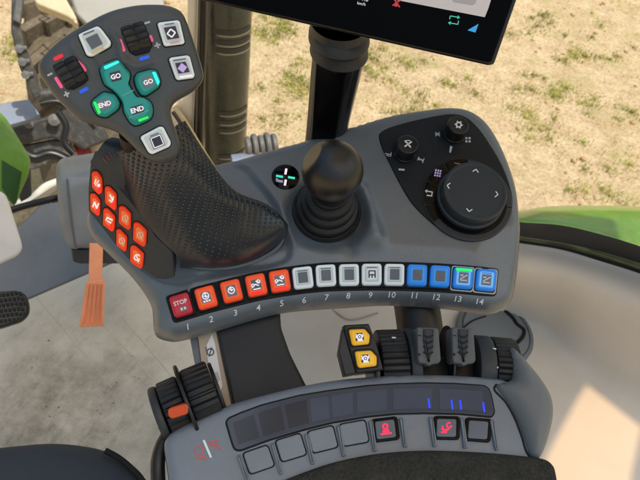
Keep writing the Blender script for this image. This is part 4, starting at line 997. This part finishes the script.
# round lid
LO = Z(494, 334, .338)
LD = thing('round_lid', 'round grey lid with finger latch set in the beige trim', 'lid', LO)
LPl = Pl(LO, (0, 0, 1)); rl = abs(LPl.uv(532, 341)[0] - LPl.uv(494, 334)[0])
mk('lid_ring', lathe(LO, (0, 0, 1), [(rl, -.03), (rl, .006), (rl * .98, .009), (rl * .9, .010), (rl * .885, .008), (0, .008)], 72), slate, LD)
mk('lid_plate', lathe(LO, (0, 0, 1), [(rl * .86, .004), (rl * .86, .010), (rl * .84, .0115), (0, .0125)], 72), plastic('lid plastic', srgb(120, 129, 137), .5, .3), LD)
lu = L((0, 0), 0)
ld = Pl(LO + Vector((0, 0, .0128)), (0, 0, 1))
mk('lid_latch_line', tube([ld.p(505, 310.5), ld.p(513, 318), ld.p(517, 324), ld.p(524, 330), ld.p(522, 338), ld.p(512, 347)], .0028, 8, 5), seam, LD)
mk('lid_latch_line', tube([ld.p(462, 329), ld.p(472, 321), ld.p(486, 316)], .0012, 6, 5), seam, LD)
mk('trim_groove', tube([tz(331, 308.5, .338), tz(345, 318.5, .337), tz(358, 319.5, .337), tz(378, 313, .338)], .0012, 6, 4), plastic('trim groove', srgb(165, 155, 142), .7, 0), ST)
# window seal and glass
def band(rows, name, mat, par, su=8):
    gm, _ = patch(rows, su, 3); return mk(name, gm, mat, par, 180)
sx_ = [(240, 205, 214, 219, 222), (330, 203, 213, 218, 221), (420, 207, 218, 223, 226), (480, 215, 229, 234, 237), (519, 222, 236, 240, 243), (562, 225.5, 242.5, 247, 250), (603, 235, 252, 258, 262.5), (645, 248, 265, 271.5, 276), (720, 275, 292, 299, 304)]
WT = thing('side_window', 'right cab window with black rubber seal above beige trim', 'window', Z(560, 248, .48))
zs = [.56, .512, .508, .503]
bx = [[Z(x, y[0], .575) for x, *y in sx_], [Z(x, y[1] - 8, .545) for x, *y in sx_], [Z(x, y[1], .517) for x, *y in sx_]]
band(bx, 'window_seal', plastic('window seal rubber', srgb(14, 14, 15), .5, .1), WT)
band([[Z(x, y[1], .516) for x, *y in sx_], [Z(x, (y[1] + y[2]) / 2, .512) for x, *y in sx_], [Z(x, y[2], .507) for x, *y in sx_]], 'seal_lip', plastic('glossy green reflection lip', srgb(58, 74, 50), .15, 0, var=.5, vs=40), WT)  # green reflection painted as the colour of this thin band
band([[Z(x, y[2], .506) for x, *y in sx_], [Z(x, y[2] + 1, .504) for x, *y in sx_], [Z(x, y[3], .499) for x, *y in sx_]], 'seal_gap', seam, WT)
glass = bpy.data.materials.new('window glass'); glass.use_nodes = True; nt = glass.node_tree; N = nt.nodes; K = nt.links
for q in list(N): N.remove(q)
o_ = N.new('ShaderNodeOutputMaterial'); tr = N.new('ShaderNodeBsdfTransparent'); tr.inputs[0].default_value = (.95, .97, .95, 1); gl = N.new('ShaderNodeBsdfGlossy'); gl.inputs['Roughness'].default_value = .02
fr = N.new('ShaderNodeFresnel'); fr.inputs[0].default_value = 1.25; mxs = N.new('ShaderNodeMixShader'); K.new(fr.outputs[0], mxs.inputs[0]); K.new(tr.outputs[0], mxs.inputs[1]); K.new(gl.outputs[0], mxs.inputs[2]); K.new(mxs.outputs[0], o_.inputs[0])
gr = [[Z(x, y[0], .575) + Vector((0, .004, 0)) for x, *y in sx_]]
gr += [[p + Vector((0, .01 * k, .22 * k)) for p in gr[0]] for k in (1, 2, 3, 4, 5)]
mk('window_pane', patch(gr, 5, 3)[0], glass, WT, 180)

# pillar
VP = Pl(D(195, 80, 1.12), Vector((-.1, -1, .25)), X=CM @ Vector((1, 0, 0)))
AP = thing('cab_pillar', 'slim beige cab pillar with black door seal beside the exhaust', 'pillar', VP.p(195, 190, -.02))
mk('pillar_trim', slab(VP, [(187, -60), (199, -60), (196, 40), (193, 120), (192, 200), (150, 200), (160, 130), (168, 112), (186, 96)], -.006, 0, .004, .006), plastic('pillar beige', srgb(232, 216, 190), .55, .3), AP)
mk('pillar_seal', slab(VP, [(199, -60), (206.5, -60), (205, 40), (202.5, 110), (201, 200), (192.5, 200), (193, 120), (196.5, 40)], -.004, .006, .002, .004), plastic('pillar seal black', srgb(24, 22, 20), .4, .1), AP)
mk('seal_lip', slab(VP, [(199.4, -60), (201, -60), (198.8, 60), (196.2, 140), (194.6, 140), (197.2, 60)], 0, .010, .0006, .001), plastic('seal lip grey', srgb(82, 74, 64), .4, .1), AP)
gm, _ = patch([[VP.p(172, 108, .01), VP.p(180, 118, .02), VP.p(196, 146, .03), VP.p(214, 176, .03)], [VP.p(176, 105, .0), VP.p(185, 117, .01), VP.p(202, 145, .02), VP.p(220, 174, .02)], [VP.p(172, 112, -.02), VP.p(180, 130, -.02), VP.p(196, 160, -.02), VP.p(214, 186, -.02)]], 8, 5)
mk('pillar_foot', gm, plastic('pillar foot gold beige', srgb(196, 176, 130), .5, .2), AP, 180)
mk('foot_edge', tube([VP.p(173, 112, .022), VP.p(181, 124, .03), VP.p(197, 152, .04), VP.p(213, 180, .04)], .0035, 8), plastic('pillar foot dark', srgb(46, 40, 30), .4, .1), AP)

# seat corner bottom left
so = [(-120, 462), (-40, 449), (10, 443.5), (50, 440.5), (85, 443.5), (110, 450), (130, 461), (146, 476), (158, 500), (166, 560), (160, 640), (-120, 640)]
SPl = Pl(D(70, 465, .86), (-ray(70, 465) + Vector((0, 0, .5))), X=(1, 0, 0))
SU2 = spl([SPl.uv(x, y, -.012) for x, y in so], 5); SUa = SU2 if area(SU2) > 0 else SU2[::-1]
SE = thing('seat_cushion', 'dark blue grey seat cushion corner with black piping', 'seat', SPl.p(60, 520, -.12))
mk('cushion', hfield(SPl, SU2, lambda Q: roll(dpoly(SUa, np.asarray(Q).reshape(-1, 2)), .04), .008, -.10, 0), seatm, SE, 180)
mk('piping', tube([SPl.p(x, y, -.010) for x, y in [(105, 450.5), (118, 457.5), (131, 468), (142, 480), (150, 500), (156, 540)]], .004, 8), seam, SE)
# ================================================================== outside
GZ = -1.55
gm_ = bpy.data.materials.new('dry sandy ground'); gm_.use_nodes = True; nt = gm_.node_tree; N = nt.nodes; K = nt.links; B = N['Principled BSDF']; B.inputs['Roughness'].default_value = .95; B.inputs['Specular IOR Level'].default_value = .1
ge = N.new('ShaderNodeNewGeometry')
def noise(s, d, r=.6):
    n_ = N.new('ShaderNodeTexNoise'); n_.inputs['Scale'].default_value = s; n_.inputs['Detail'].default_value = d; n_.inputs['Roughness'].default_value = r; K.new(ge.outputs['Position'], n_.inputs['Vector']); return n_.outputs[0]
def mix(f, a, b):
    m_ = N.new('ShaderNodeMix'); m_.data_type = 'RGBA'
    if isinstance(f, float): m_.inputs[0].default_value = f
    else: K.new(f, m_.inputs[0])
    for i, q in ((6, a), (7, b)):
        if isinstance(q, tuple): m_.inputs[i].default_value = q
        else: K.new(q, m_.inputs[i])
    return m_.outputs[2]
n1, n2, n3, n4 = noise(1.3, 6), noise(7, 9, .78), noise(45, 7, .8), noise(.8, 5)
base_c = mix(ramp(n2, .35, .65, 0, 1), srgb(184, 158, 126), srgb(226, 203, 168))
base_c = mix(ramp(n3, .5, .68, 0, .8), base_c, srgb(128, 102, 66))
base_c = mix(ramp(n3, .32, .47, .8, 0), base_c, srgb(238, 220, 186))
gfac = mth('MULTIPLY', ramp(n1, .52, .66, 0, 1), ramp(n2, .42, .62, 0, 1))
base_c = mix(mth('MULTIPLY', gfac, .6), base_c, srgb(142, 138, 72))
n5 = noise(2.6, 9, .72)
sx2 = N.new('ShaderNodeSeparateXYZ'); K.new(ge.outputs['Position'], sx2.inputs[0])
base_c = mix(mth('MULTIPLY', mth('MULTIPLY', ramp(n5, .52, .64, 0, 1), ramp(n2, .40, .6, .2, 1)), ramp(sx2.outputs[0], -.4, 1.9, .12, .62)), base_c, srgb(146, 150, 70))
K.new(base_c, B.inputs['Base Color'])
bp = N.new('ShaderNodeBump'); bp.inputs['Strength'].default_value = .8; bp.inputs['Distance'].default_value = .04; K.new(mth('ADD', n2, mth('MULTIPLY', n3, .35)), bp.inputs['Height']); K.new(bp.outputs[0], B.inputs['Normal'])
S_ = 160
struct(mk('ground', ([(-S_, -S_, GZ), (S_, -S_, GZ), (S_, S_, GZ), (-S_, S_, GZ)], [(0, 1, 2, 3)]), gm_))
# tufts of grass and straw
def tufts(seed, n, spots, hgt, cnt, rad):
    rg = random.Random(seed); V = []; Fc = []
    for i in range(n):
        cx, cy, k = spots(rg)
        for j in range(int(cnt * k)):
            a = rg.random() * 6.283; r_ = rad * k * abs(rg.gauss(0, .75)); x, y = cx + r_ * math.cos(a), cy + r_ * math.sin(a)
            h = hgt * (.4 + rg.random()) ; w = .002 + rg.random() * .002; b = rg.random() * 6.283; ln = h * (.3 + rg.random() * .9)
            dx, dy = math.cos(b), math.sin(b); m = len(V)
            V += [(x - dy * w, y + dx * w, GZ), (x + dy * w, y - dx * w, GZ), (x + dx * ln * .4 + dy * w * .7, y + dy * ln * .4 - dx * w * .7, GZ + h * .65), (x + dx * ln * .4 - dy * w * .7, y + dy * ln * .4 + dx * w * .7, GZ + h * .65), (x + dx * ln, y + dy * ln, GZ + h * (.75 + .2 * rg.random()))]
            Fc += [(m, m + 1, m + 2, m + 3), (m + 3, m + 2, m + 4)]
    return V, Fc
grm = plastic('dry green grass', srgb(150, 150, 72), .8, 0, var=.35, vs=6)
stm = plastic('straw', srgb(206, 180, 118), .8, 0, var=.2, vs=6)
sp_px = [(532, 72, 1.3), (572, 118, 1.0), (604, 168, 1.3), (592, 30, 1.5), (545, 20, .8), (618, 110, .8), (620, 195, 1.2), (395, 60, .8), (372, 62, .7), (425, 92, 1.5), (410, 108, 1.2), (280, 22, .8), (275, 36, .6), (295, 85, .7), (286, 135, 1.2), (380, 75, .6), (455, 85, .7), (5, 60, .6), (30, 45, .6), (300, 100, 1), (520, 110, .8), (560, 95, .7), (575, 60, .6), (510, 30, .7), (600, 60, .7), (540, 140, .7), (290, 60, .5)]
gp_ = [(Z(x, y, GZ).x, Z(x, y, GZ).y, k) for x, y, k in sp_px]; it = iter(range(10 ** 6))
def sp1(rg):
    if rg.random() < .8:
        x, y, k = rg.choice(gp_); return x + rg.gauss(0, .16 * k), y + rg.gauss(0, .12 * k), .35 + .5 * rg.random()
    return rg.uniform(-7, 7), rg.uniform(1.5, 14), .25 + .3 * rg.random()
g1 = tufts(3, 190, sp1, .026, 120, .15)
o = mk('grass', g1, grm, None, 180); o['kind'] = 'stuff'; top(o, 'sparse green grass tufts growing on sandy ground outside the window', 'grass')
def sp2(rg): return rg.uniform(-6, 6), rg.uniform(1.2, 11), .3 + .6 * rg.random()
o = mk('straw', tufts(5, 900, sp2, .03, 26, .22), stm, None, 180); o['kind'] = 'stuff'; top(o, 'dry straw scattered over the sandy ground', 'straw')
rg = random.Random(11); cl_ = []
bmx = bmesh.new(); bmesh.ops.create_icosphere(bmx, subdivisions=1, radius=1); icoV = [v.co.copy() for v in bmx.verts]; icoF = [tuple(v.index for v in f.verts) for f in bmx.faces]; bmx.free()
for i in range(1500):
    x, y = rg.uniform(-5.5, 5.5), rg.uniform(1.2, 10); s = .008 + .022 * rg.random() ** 3
    cl_.append(([Vector((x, y, GZ + s * .2)) + Vector((v.x * s * rg.uniform(.7, 1.4), v.y * s * rg.uniform(.7, 1.4), v.z * s * .6)) for v in icoV], icoF))
o = mk('soil_clods', join(*cl_), plastic('clod soil', srgb(176, 148, 106), .95, 0, var=.25, vs=8), None, 180); o['kind'] = 'stuff'; top(o, 'small soil clods lying on the dry ground', 'soil')

# exhaust stack
EO = D(226, 75, 2.3); re = .5 * 44 / F * 2.3
zt = D(227, 5, 2.3).z; Eb = Vector((EO.x, EO.y, GZ + .6))
# vertical tube through that point, top just above the cut of the picture
EX = thing('exhaust_stack', 'olive grey exhaust stack with slotted heat shield outside the window', 'exhaust', Eb)
# top of tube: its rounded rim is seen at y~8
def zat(y):
    r = ray(227.5, y); t = Vector((EO.x, EO.y)).length / Vector((r.x, r.y)).length; return CAM.z + r.z * t
ztop = zat(-70)
ezo = Eb.z
mk('heat_shield', lathe((EO.x, EO.y, 0), (0, 0, 1), [(re * .9, ezo), (re, ezo + .02), (re, ztop - .045), (re * .985, ztop - .02), (re * .93, ztop - .006), (re * .84, ztop), (re * .80, ztop - .01), (re * .78, ztop - .25), (0, ztop - .25)], 72), exh, EX, 50)
vdir = math.atan2(CAM.y - EO.y, CAM.x - EO.x)
def slot(z, a0, a1, h, mat, nm='shield_slot'):
    V = []; Fc = []; n = 24
    for i in range(n + 1):
        a = vdir + R(a0 + (a1 - a0) * i / n); e = min(1, min(i, n - i) / 2.5)
        for dz, rr in ((-h * .5 * (.25 + .75 * e), re + .0015), (h * .5 * (.25 + .75 * e), re + .0015)):
            V.append(Vector((EO.x + rr * math.cos(a), EO.y + rr * math.sin(a), z + dz)))
    for i in range(n): Fc.append((2 * i, 2 * i + 2, 2 * i + 3, 2 * i + 1))
    mk(nm, (V, Fc), mat, EX, 180)
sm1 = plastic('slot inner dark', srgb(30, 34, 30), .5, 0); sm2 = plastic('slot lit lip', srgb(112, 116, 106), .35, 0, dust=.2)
for y in (20, 30, 38, 100, 109, 117, 143, 152):
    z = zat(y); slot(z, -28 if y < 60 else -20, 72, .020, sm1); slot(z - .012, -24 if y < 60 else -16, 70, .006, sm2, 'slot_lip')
mk('tail_pipe', lathe((EO.x, EO.y, 0), (0, 0, 1), [(re * .55, ztop - .24), (re * .55, ztop - .02), (re * .5, ztop - .02), (re * .5, ztop - .24)], 40), blkmet, EX)
# work light / coupling cluster at its foot
CO_ = D(262, 146, 1.9)
CT = thing('hose_coupling', 'grey ridged hose coupling at the foot of the exhaust stack', 'coupling', CO_)
axc = (CM @ Vector((1, .15, -.2))).normalized()
for k in range(5): mk('coupling_ring', lathe(CO_ + axc * (k * .02 - .05), axc, [(.0, 0), (.03 + .006 * (k % 2), 0), (.034 + .006 * (k % 2), .004), (.034 + .006 * (k % 2), .012), (.03 + .006 * (k % 2), .016), (0, .016)], 32), steel, CT)
mk('coupling_body', lathe(CO_ - axc * .09 + (CM @ Vector((0, -.05, 0))), axc, [(0, 0), (.035, 0), (.035, .16), (0, .16)], 24), bluegrey, CT)
# green wheel arch beyond the window
fr_ = [(480, 216, 222, 235, 262), (519, 211, 218, 232, 262), (547, 206.5, 214, 230, 262), (590, 205.5, 214, 232, 266), (645, 207, 217, 238, 275), (720, 214, 226, 252, 290)]
gm, _ = patch([[Z(x, y[0] + 3, .12) for x, *y in fr_], [Z(x, y[0], .26) for x, *y in fr_], [Z(x, y[1], .30) for x, *y in fr_], [Z(x, y[2], .31) for x, *y in fr_], [Z(x, y[3], .30) for x, *y in fr_]], 8, 6)
top(mk('green_fender', gm, greenp, None, 180), 'bright green rear fender seen through the right window', 'fender')

# left: bonnet corner, frame, wheel, brackets seen through the windscreen
XR, UP = CM @ Vector((1, 0, 0)), CM @ Vector((0, 1, 0))
def facing(x, y, d, t=Vector((0, 0, 0))): return Pl(D(x, y, d), -ray(x, y) + t, X=XR)
gp2 = facing(10, 155, 1.5, Vector((.3, 0, .1)))
BN = thing('green_bonnet', 'dark green bonnet corner at the left edge behind the pale panel', 'bonnet', gp2.p(10, 200, -.1))
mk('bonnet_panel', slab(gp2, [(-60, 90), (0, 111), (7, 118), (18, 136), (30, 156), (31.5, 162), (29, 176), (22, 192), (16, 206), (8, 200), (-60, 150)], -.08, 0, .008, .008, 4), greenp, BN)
mk('bonnet_shade', slab(gp2, [(2, 160), (22, 172), (17, 200), (14, 206), (2, 188)], 0, .002, .002, .001), plastic('shaded green paint', srgb(30, 70, 22), .35, 0), BN)  # dark green patch paints shade onto the bonnet
q = facing(17, 100, 1.9)
BR = thing('mirror_bracket', 'black bolted bracket rising in front of the sandy ground', 'bracket', q.p(30, 105, -.03))
mk('bracket_plate', slab(q, [(12, -20), (25, -20), (23.5, 8), (20.5, 26), (25, 45), (32, 62), (37, 74), (41, 96), (34, 100), (24, 74), (15, 48), (11, 30)], -.04, 0, .004, .004), blkmet, BR)
mk('bracket_top', slab(q, [(16, -20), (24, -20), (22.6, 6), (20, 24), (13, 20), (15, 4)], 0, .014, .004, .004), steel, BR)
for x, y in ((19, 49), (22, 62), (25.5, 75)):
    c = q.p(x, y, 0); mk('bolt', join(lathe(c, q.N, [(.012, 0), (.012, .01), (0, .012)], 6), tube([q.p(x, y, .006), q.p(x + 8, y - 1.4, .006)], .006, 8, 1)), steel, BR)
q = facing(15, 115, 2.0, Vector((0, 0, .9)))
top(mk('step_plate', slab(q, [(-30, 106), (0, 103.5), (28, 99), (33, 105), (40.5, 115), (30, 119.5), (3, 127), (-8, 118)], -.02, 0, .004, .003), bluegrey), 'blue grey flat plate beside the green bonnet', 'plate')
q = facing(45, 130, 2.1)
FRm = thing('axle_frame', 'dusty black axle frame with a bolted plate under the blue grey plate', 'frame', q.p(50, 180, -.1))
mk('frame_beam', slab(q, [(2, 131), (30, 121), (56, 114), (62, 104), (50, 96), (72, 104), (100, 118), (110, 140), (84, 150), (70, 142), (50, 138), (20, 146), (6, 142)], -.16, 0, .01, .008), blkmet, FRm)
mk('frame_bolt', lathe(q.p(29, 124, 0), q.N, [(.014, 0), (.014, .02), (0, .026)], 16), steel, FRm)
mk('frame_bolt', lathe(q.p(54, 120, 0), q.N, [(.018, 0), (.018, .03), (0, .034)], 16), steel, FRm)
mk('frame_lower', slab(q, [(18, 146), (56, 139), (72, 145), (70, 158), (52, 162), (34, 170), (24, 170)], -.1, -.03, .01, .006), plastic('oily dark metal', srgb(60, 62, 66), .5, .2, 200, dust=.5), FRm)
mk('frame_bar', tube([q.p(38, 96, .03), q.p(54, 94, .03), q.p(70, 92, .03)], .02, 10, 1), blkmet, FRm)
q = facing(45, 175, 1.75)
HS = thing('washer_pipe', 'pale curved pipe with black end blocks low in the windscreen corner', 'pipe', q.p(50, 205, 0))
mk('pipe_run', tube([q.p(14, 203, .01), q.p(28, 202, .01), q.p(38, 194, .01), q.p(46, 187, .01), q.p(58, 182, .01)], .011, 12), pale, HS)
mk('end_block', slab(q, [(17, 172), (30, 169.5), (31.5, 195), (21, 203), (17.5, 190)], -.05, .02, .002, .003), blk, HS)
mk('end_block', slab(q, [(59.5, 162), (71, 160), (73, 175), (63, 178)], -.05, .02, .002, .003), blk, HS)
q = facing(75, 180, 1.55)
top(mk('cowl_ledge', slab(q, [(-30, 222), (20, 207), (48, 190), (78, 171), (100, 160), (120, 158), (120, 172), (70, 178), (56, 192), (40, 205), (-30, 232)], -.05, 0, .004, .005), plastic('cowl beige', srgb(176, 164, 146), .6, .2, dust=.3)), 'beige cowl ledge running behind the rounded housing', 'cowl')
q = facing(20, 212, 1.4)
top(mk('wiper_arm', tube([q.p(0, 214, 0), q.p(24, 206, 0), q.p(52, 199, .01), q.p(66, 196, 0)], .007, 10), blk), 'black arm crossing the lower windscreen corner', 'arm')
q = facing(82, 150, 2.2)
top(mk('red_hose', tube([q.p(78, 138, 0), q.p(82, 148, .03), q.p(88, 158, .03), q.p(96, 166, 0)], .022, 12), plastic('dark red hose', srgb(140, 34, 34), .5, .1)), 'dark red hose behind the lever', 'hose')
top(mk('pale_duct', tube([q.p(70, 118, -.1), q.p(84, 134, -.05), q.p(94, 152, -.05), q.p(104, 168, -.1)], .05, 16), plastic('pale dusty duct', srgb(196, 182, 156), .7, .2, dust=.3)), 'pale dusty duct between the red hose and the frame', 'duct')
for nm_, pts_, lb_ in (('hose', [(20, 150), (34, 158), (50, 154), (66, 160), (80, 172)], 'thick black hose sagging below the dusty axle frame'), ('hose', [(58, 112), (66, 126), (64, 142), (74, 154)], 'black hose dropping beside the pale dusty duct'), ('hose', [(40, 104), (58, 102), (80, 112), (96, 128)], 'thin dark hose crossing above the axle frame bolts')):
    top(mk(nm_, tube([D(x, y, 1.95) for x, y in pts_], .016 if 'thick' in lb_ else .010, 10), blk), lb_, 'hose', 'hydraulic hoses in front of the cab')
# front wheel: big lugged tyre standing on the ground
TC = D(92, 52, 3.1); ax_t = (XR * .8 + UP * .3); ax_t.z = 0; ax_t.normalize(); rt = .62
TC.z = GZ + rt
WTn = thing('tractor_wheel', 'dusty front tractor wheel with deep tyre lugs behind the lever head', 'wheel', Vector((TC.x, TC.y, GZ)))
wd = .27
mk('tyre', lathe(TC, ax_t, [(.33, -wd * .8), (.42, -wd), (.55, -wd * .98), (.585, -wd * .8), (.60, 0), (.585, wd * .8), (.55, wd * .98), (.42, wd), (.33, wd * .8)], 72), tyre, WTn)
side = ax_t.cross(Vector((0, 0, 1)))
lg = []
for i in range(22):
    for s in (-1, 1):
        a0 = 2 * math.pi * (i + (.5 if s > 0 else 0)) / 22
        for t in range(3):
            a = a0 + .07 * t; r_ = Vector((0, 0, 1)) * math.cos(a) + side * math.sin(a); tg = -Vector((0, 0, 1)) * math.sin(a) + side * math.cos(a)
            c = TC + r_ * .615 + ax_t * (s * (.035 + .085 * t)); lg.append(box(c, (ax_t * s + tg * .9).normalized() * .062, (tg - ax_t * s * .9).normalized() * .022, r_ * .028, .006))
mk('tyre_lugs', join(*lg), tyre, WTn)
mk('rim', lathe(TC, ax_t, [(0, -.10), (.12, -.10), (.18, -.05), (.30, -.12), (.335, -wd * .8), (.34, 0), (.335, wd * .8), (.30, .12), (.18, .05), (.12, .1), (0, .1)], 48), plastic('red rim paint', srgb(150, 30, 26), .4, .1, dust=.4), WTn)
q = facing(95, 8, 2.4, Vector((0, 0, .6)))
MG = thing('wheel_mudguard', 'pale grey mudguard with beige dusty edge above the front wheel', 'mudguard', q.p(100, 20, -.1))
mk('guard_shell', slab(q, [(58, -40), (160, -40), (165, 8), (140, 14), (100, 22), (88, 26), (76, 14)], -.03, 0, .01, .008), plastic('mudguard grey', srgb(150, 150, 148), .5, .2, dust=.4), MG)
mk('guard_edge', slab(q, [(22, -30), (50, -30), (76, 16), (78, 25), (68, 17), (36, 4)], -.04, .01, .01, .008), plastic('dusty beige edge', srgb(206, 190, 160), .7, .2, dust=.4), MG)

# windscreen in front of the driver's left
gq = [[D(-140, 190, 1.36), D(0, 205, 1.36), D(90, 185, 1.36), D(190, 150, 1.28)]]
gq += [[p + Vector((0, .02 * k, .24 * k)) for p in gq[0]] for k in (1, 2, 3, 4)]
top(mk('windscreen', patch(gq, 4, 3)[0], glass, None, 180), 'clear windscreen pane left of the beige cab pillar', 'windscreen')

# ================================================================== added shade roof, sun and sky
SUN_EL, SUN_AZ = SUNEL, SUNAZ      # azimuth measured from +Y towards +X
sd = Vector((math.sin(R(SUN_AZ)) * math.cos(R(SUN_EL)), math.cos(R(SUN_AZ)) * math.cos(R(SUN_EL)), math.sin(R(SUN_EL))))
RZ = 1.85
def up_roof(p): return p + sd * ((RZ - p.z) / sd.z)
RPl = Pl((0, 0, RZ), (0, 0, 1))
hole = [up_roof(Z(594, 378, .345)), up_roof(Z(662, 430, .345)), up_roof(Z(640, 520, .33)), up_roof(Z(540, 520, .33)), up_roof(Z(546, 458, .33))]  # opening shaped by projecting the wanted sun patch up to the roof
hole = [(p.x, p.y) for p in hole]
outer = ROOF
def plate_with_hole(outer, hole, z0, z1):
    pts = [Vector(p) for p in outer + hole]; n, m = len(outer), len(hole)
    ed = [(i, (i + 1) % n) for i in range(n)] + [(n + i, n + (i + 1) % m) for i in range(m)]
    vs, _, fs, ov, _, _ = geometry.delaunay_2d_cdt(pts, ed, [], 2, 1e-6)
    V = []; Fc = []
    h2 = hole if area(hole) > 0 else hole[::-1]
    keep = []
    for f in fs:
        c = np.array([[sum(vs[i].x for i in f) / len(f), sum(vs[i].y for i in f) / len(f)]])
        if not inside(h2, c)[0]: keep.append(tuple(f))
    k = len(vs)
    V = [(v.x, v.y, z0) for v in vs] + [(v.x, v.y, z1) for v in vs]
    Fc = [f[::-1] for f in keep] + [tuple(i + k for i in f) for f in keep]
    from collections import Counter
    ec = Counter(); 
    for f in keep:
        for a, b in zip(f, f[1:] + f[:1]): ec[(a, b)] += 1
    for (a, b) in list(ec):
        if (b, a) not in ec: Fc.append((a, b, b + k, a + k))
    return V, Fc
top(mk('added_shade_roof', plate_with_hole(outer, hole, RZ, RZ + .06), plastic('shade roof pale', srgb(226, 224, 218), .8, .2)), 'pale unseen roof plate added to shade the cab, with opening for the sun patch', 'roof')  # unseen plate added to keep sun off the interior

hp = bpy.data.materials.new('sun patch tint'); hp.use_nodes = True; nt = hp.node_tree; N = nt.nodes; K = nt.links
for q in list(N): N.remove(q)
o_ = N.new('ShaderNodeOutputMaterial'); tr = N.new('ShaderNodeBsdfTransparent'); tr.inputs[0].default_value = (.86, .60, .34, 1); K.new(tr.outputs[0], o_.inputs[0])
hc = np.array(hole).mean(0); hx = [tuple(hc + (np.array(q) - hc) * 1.06) for q in hole]
mk('sun_tint_pane', ([(x, y, RZ - .004) for x, y in hx], [tuple(range(len(hx)))]), hp, bpy.data.objects['added_shade_roof'])  # added warm pane that tints and dims the sun patch
w = bpy.data.worlds.new('World'); sc.world = w; w.use_nodes = True; nt = w.node_tree
sky = nt.nodes.new('ShaderNodeTexSky'); sky.sky_type = 'NISHITA'; sky.sun_disc = False
sky.sun_elevation = R(SUN_EL); sky.sun_rotation = R(SUN_AZ); sky.dust_density = 7.0; sky.air_density = 2.5; sky.ozone_density = 3.0
bg = nt.nodes['Background']; nt.links.new(sky.outputs[0], bg.inputs[0]); bg.inputs[1].default_value = SKYS
ld_ = bpy.data.lights.new('sun', 'SUN'); ld_.energy = SUNE; ld_.angle = R(.5); ld_.color = (1, .93, .82)
so_ = bpy.data.objects.new('sun', ld_); COL.objects.link(so_); so_.rotation_euler = sd.to_track_quat('Z', 'Y').to_euler(); so_.location = sd * 20

cd = bpy.data.cameras.new('camera'); cam = bpy.data.objects.new('camera', cd); COL.objects.link(cam)
cam.matrix_world = Matrix.Translation(CAM) @ CM.to_4x4(); cd.sensor_width = 36; cd.lens = 36 / 2 / math.tan(R(HFOV / 2)); cd.clip_start = .02; cd.clip_end = 600
cd.dof.use_dof = True; cd.dof.focus_distance = .56; cd.dof.aperture_fstop = 18
sc.camera = cam
sc.view_settings.view_transform = 'Standard'; sc.view_settings.look = 'None'; sc.view_settings.exposure = 0; sc.view_settings.gamma = 1
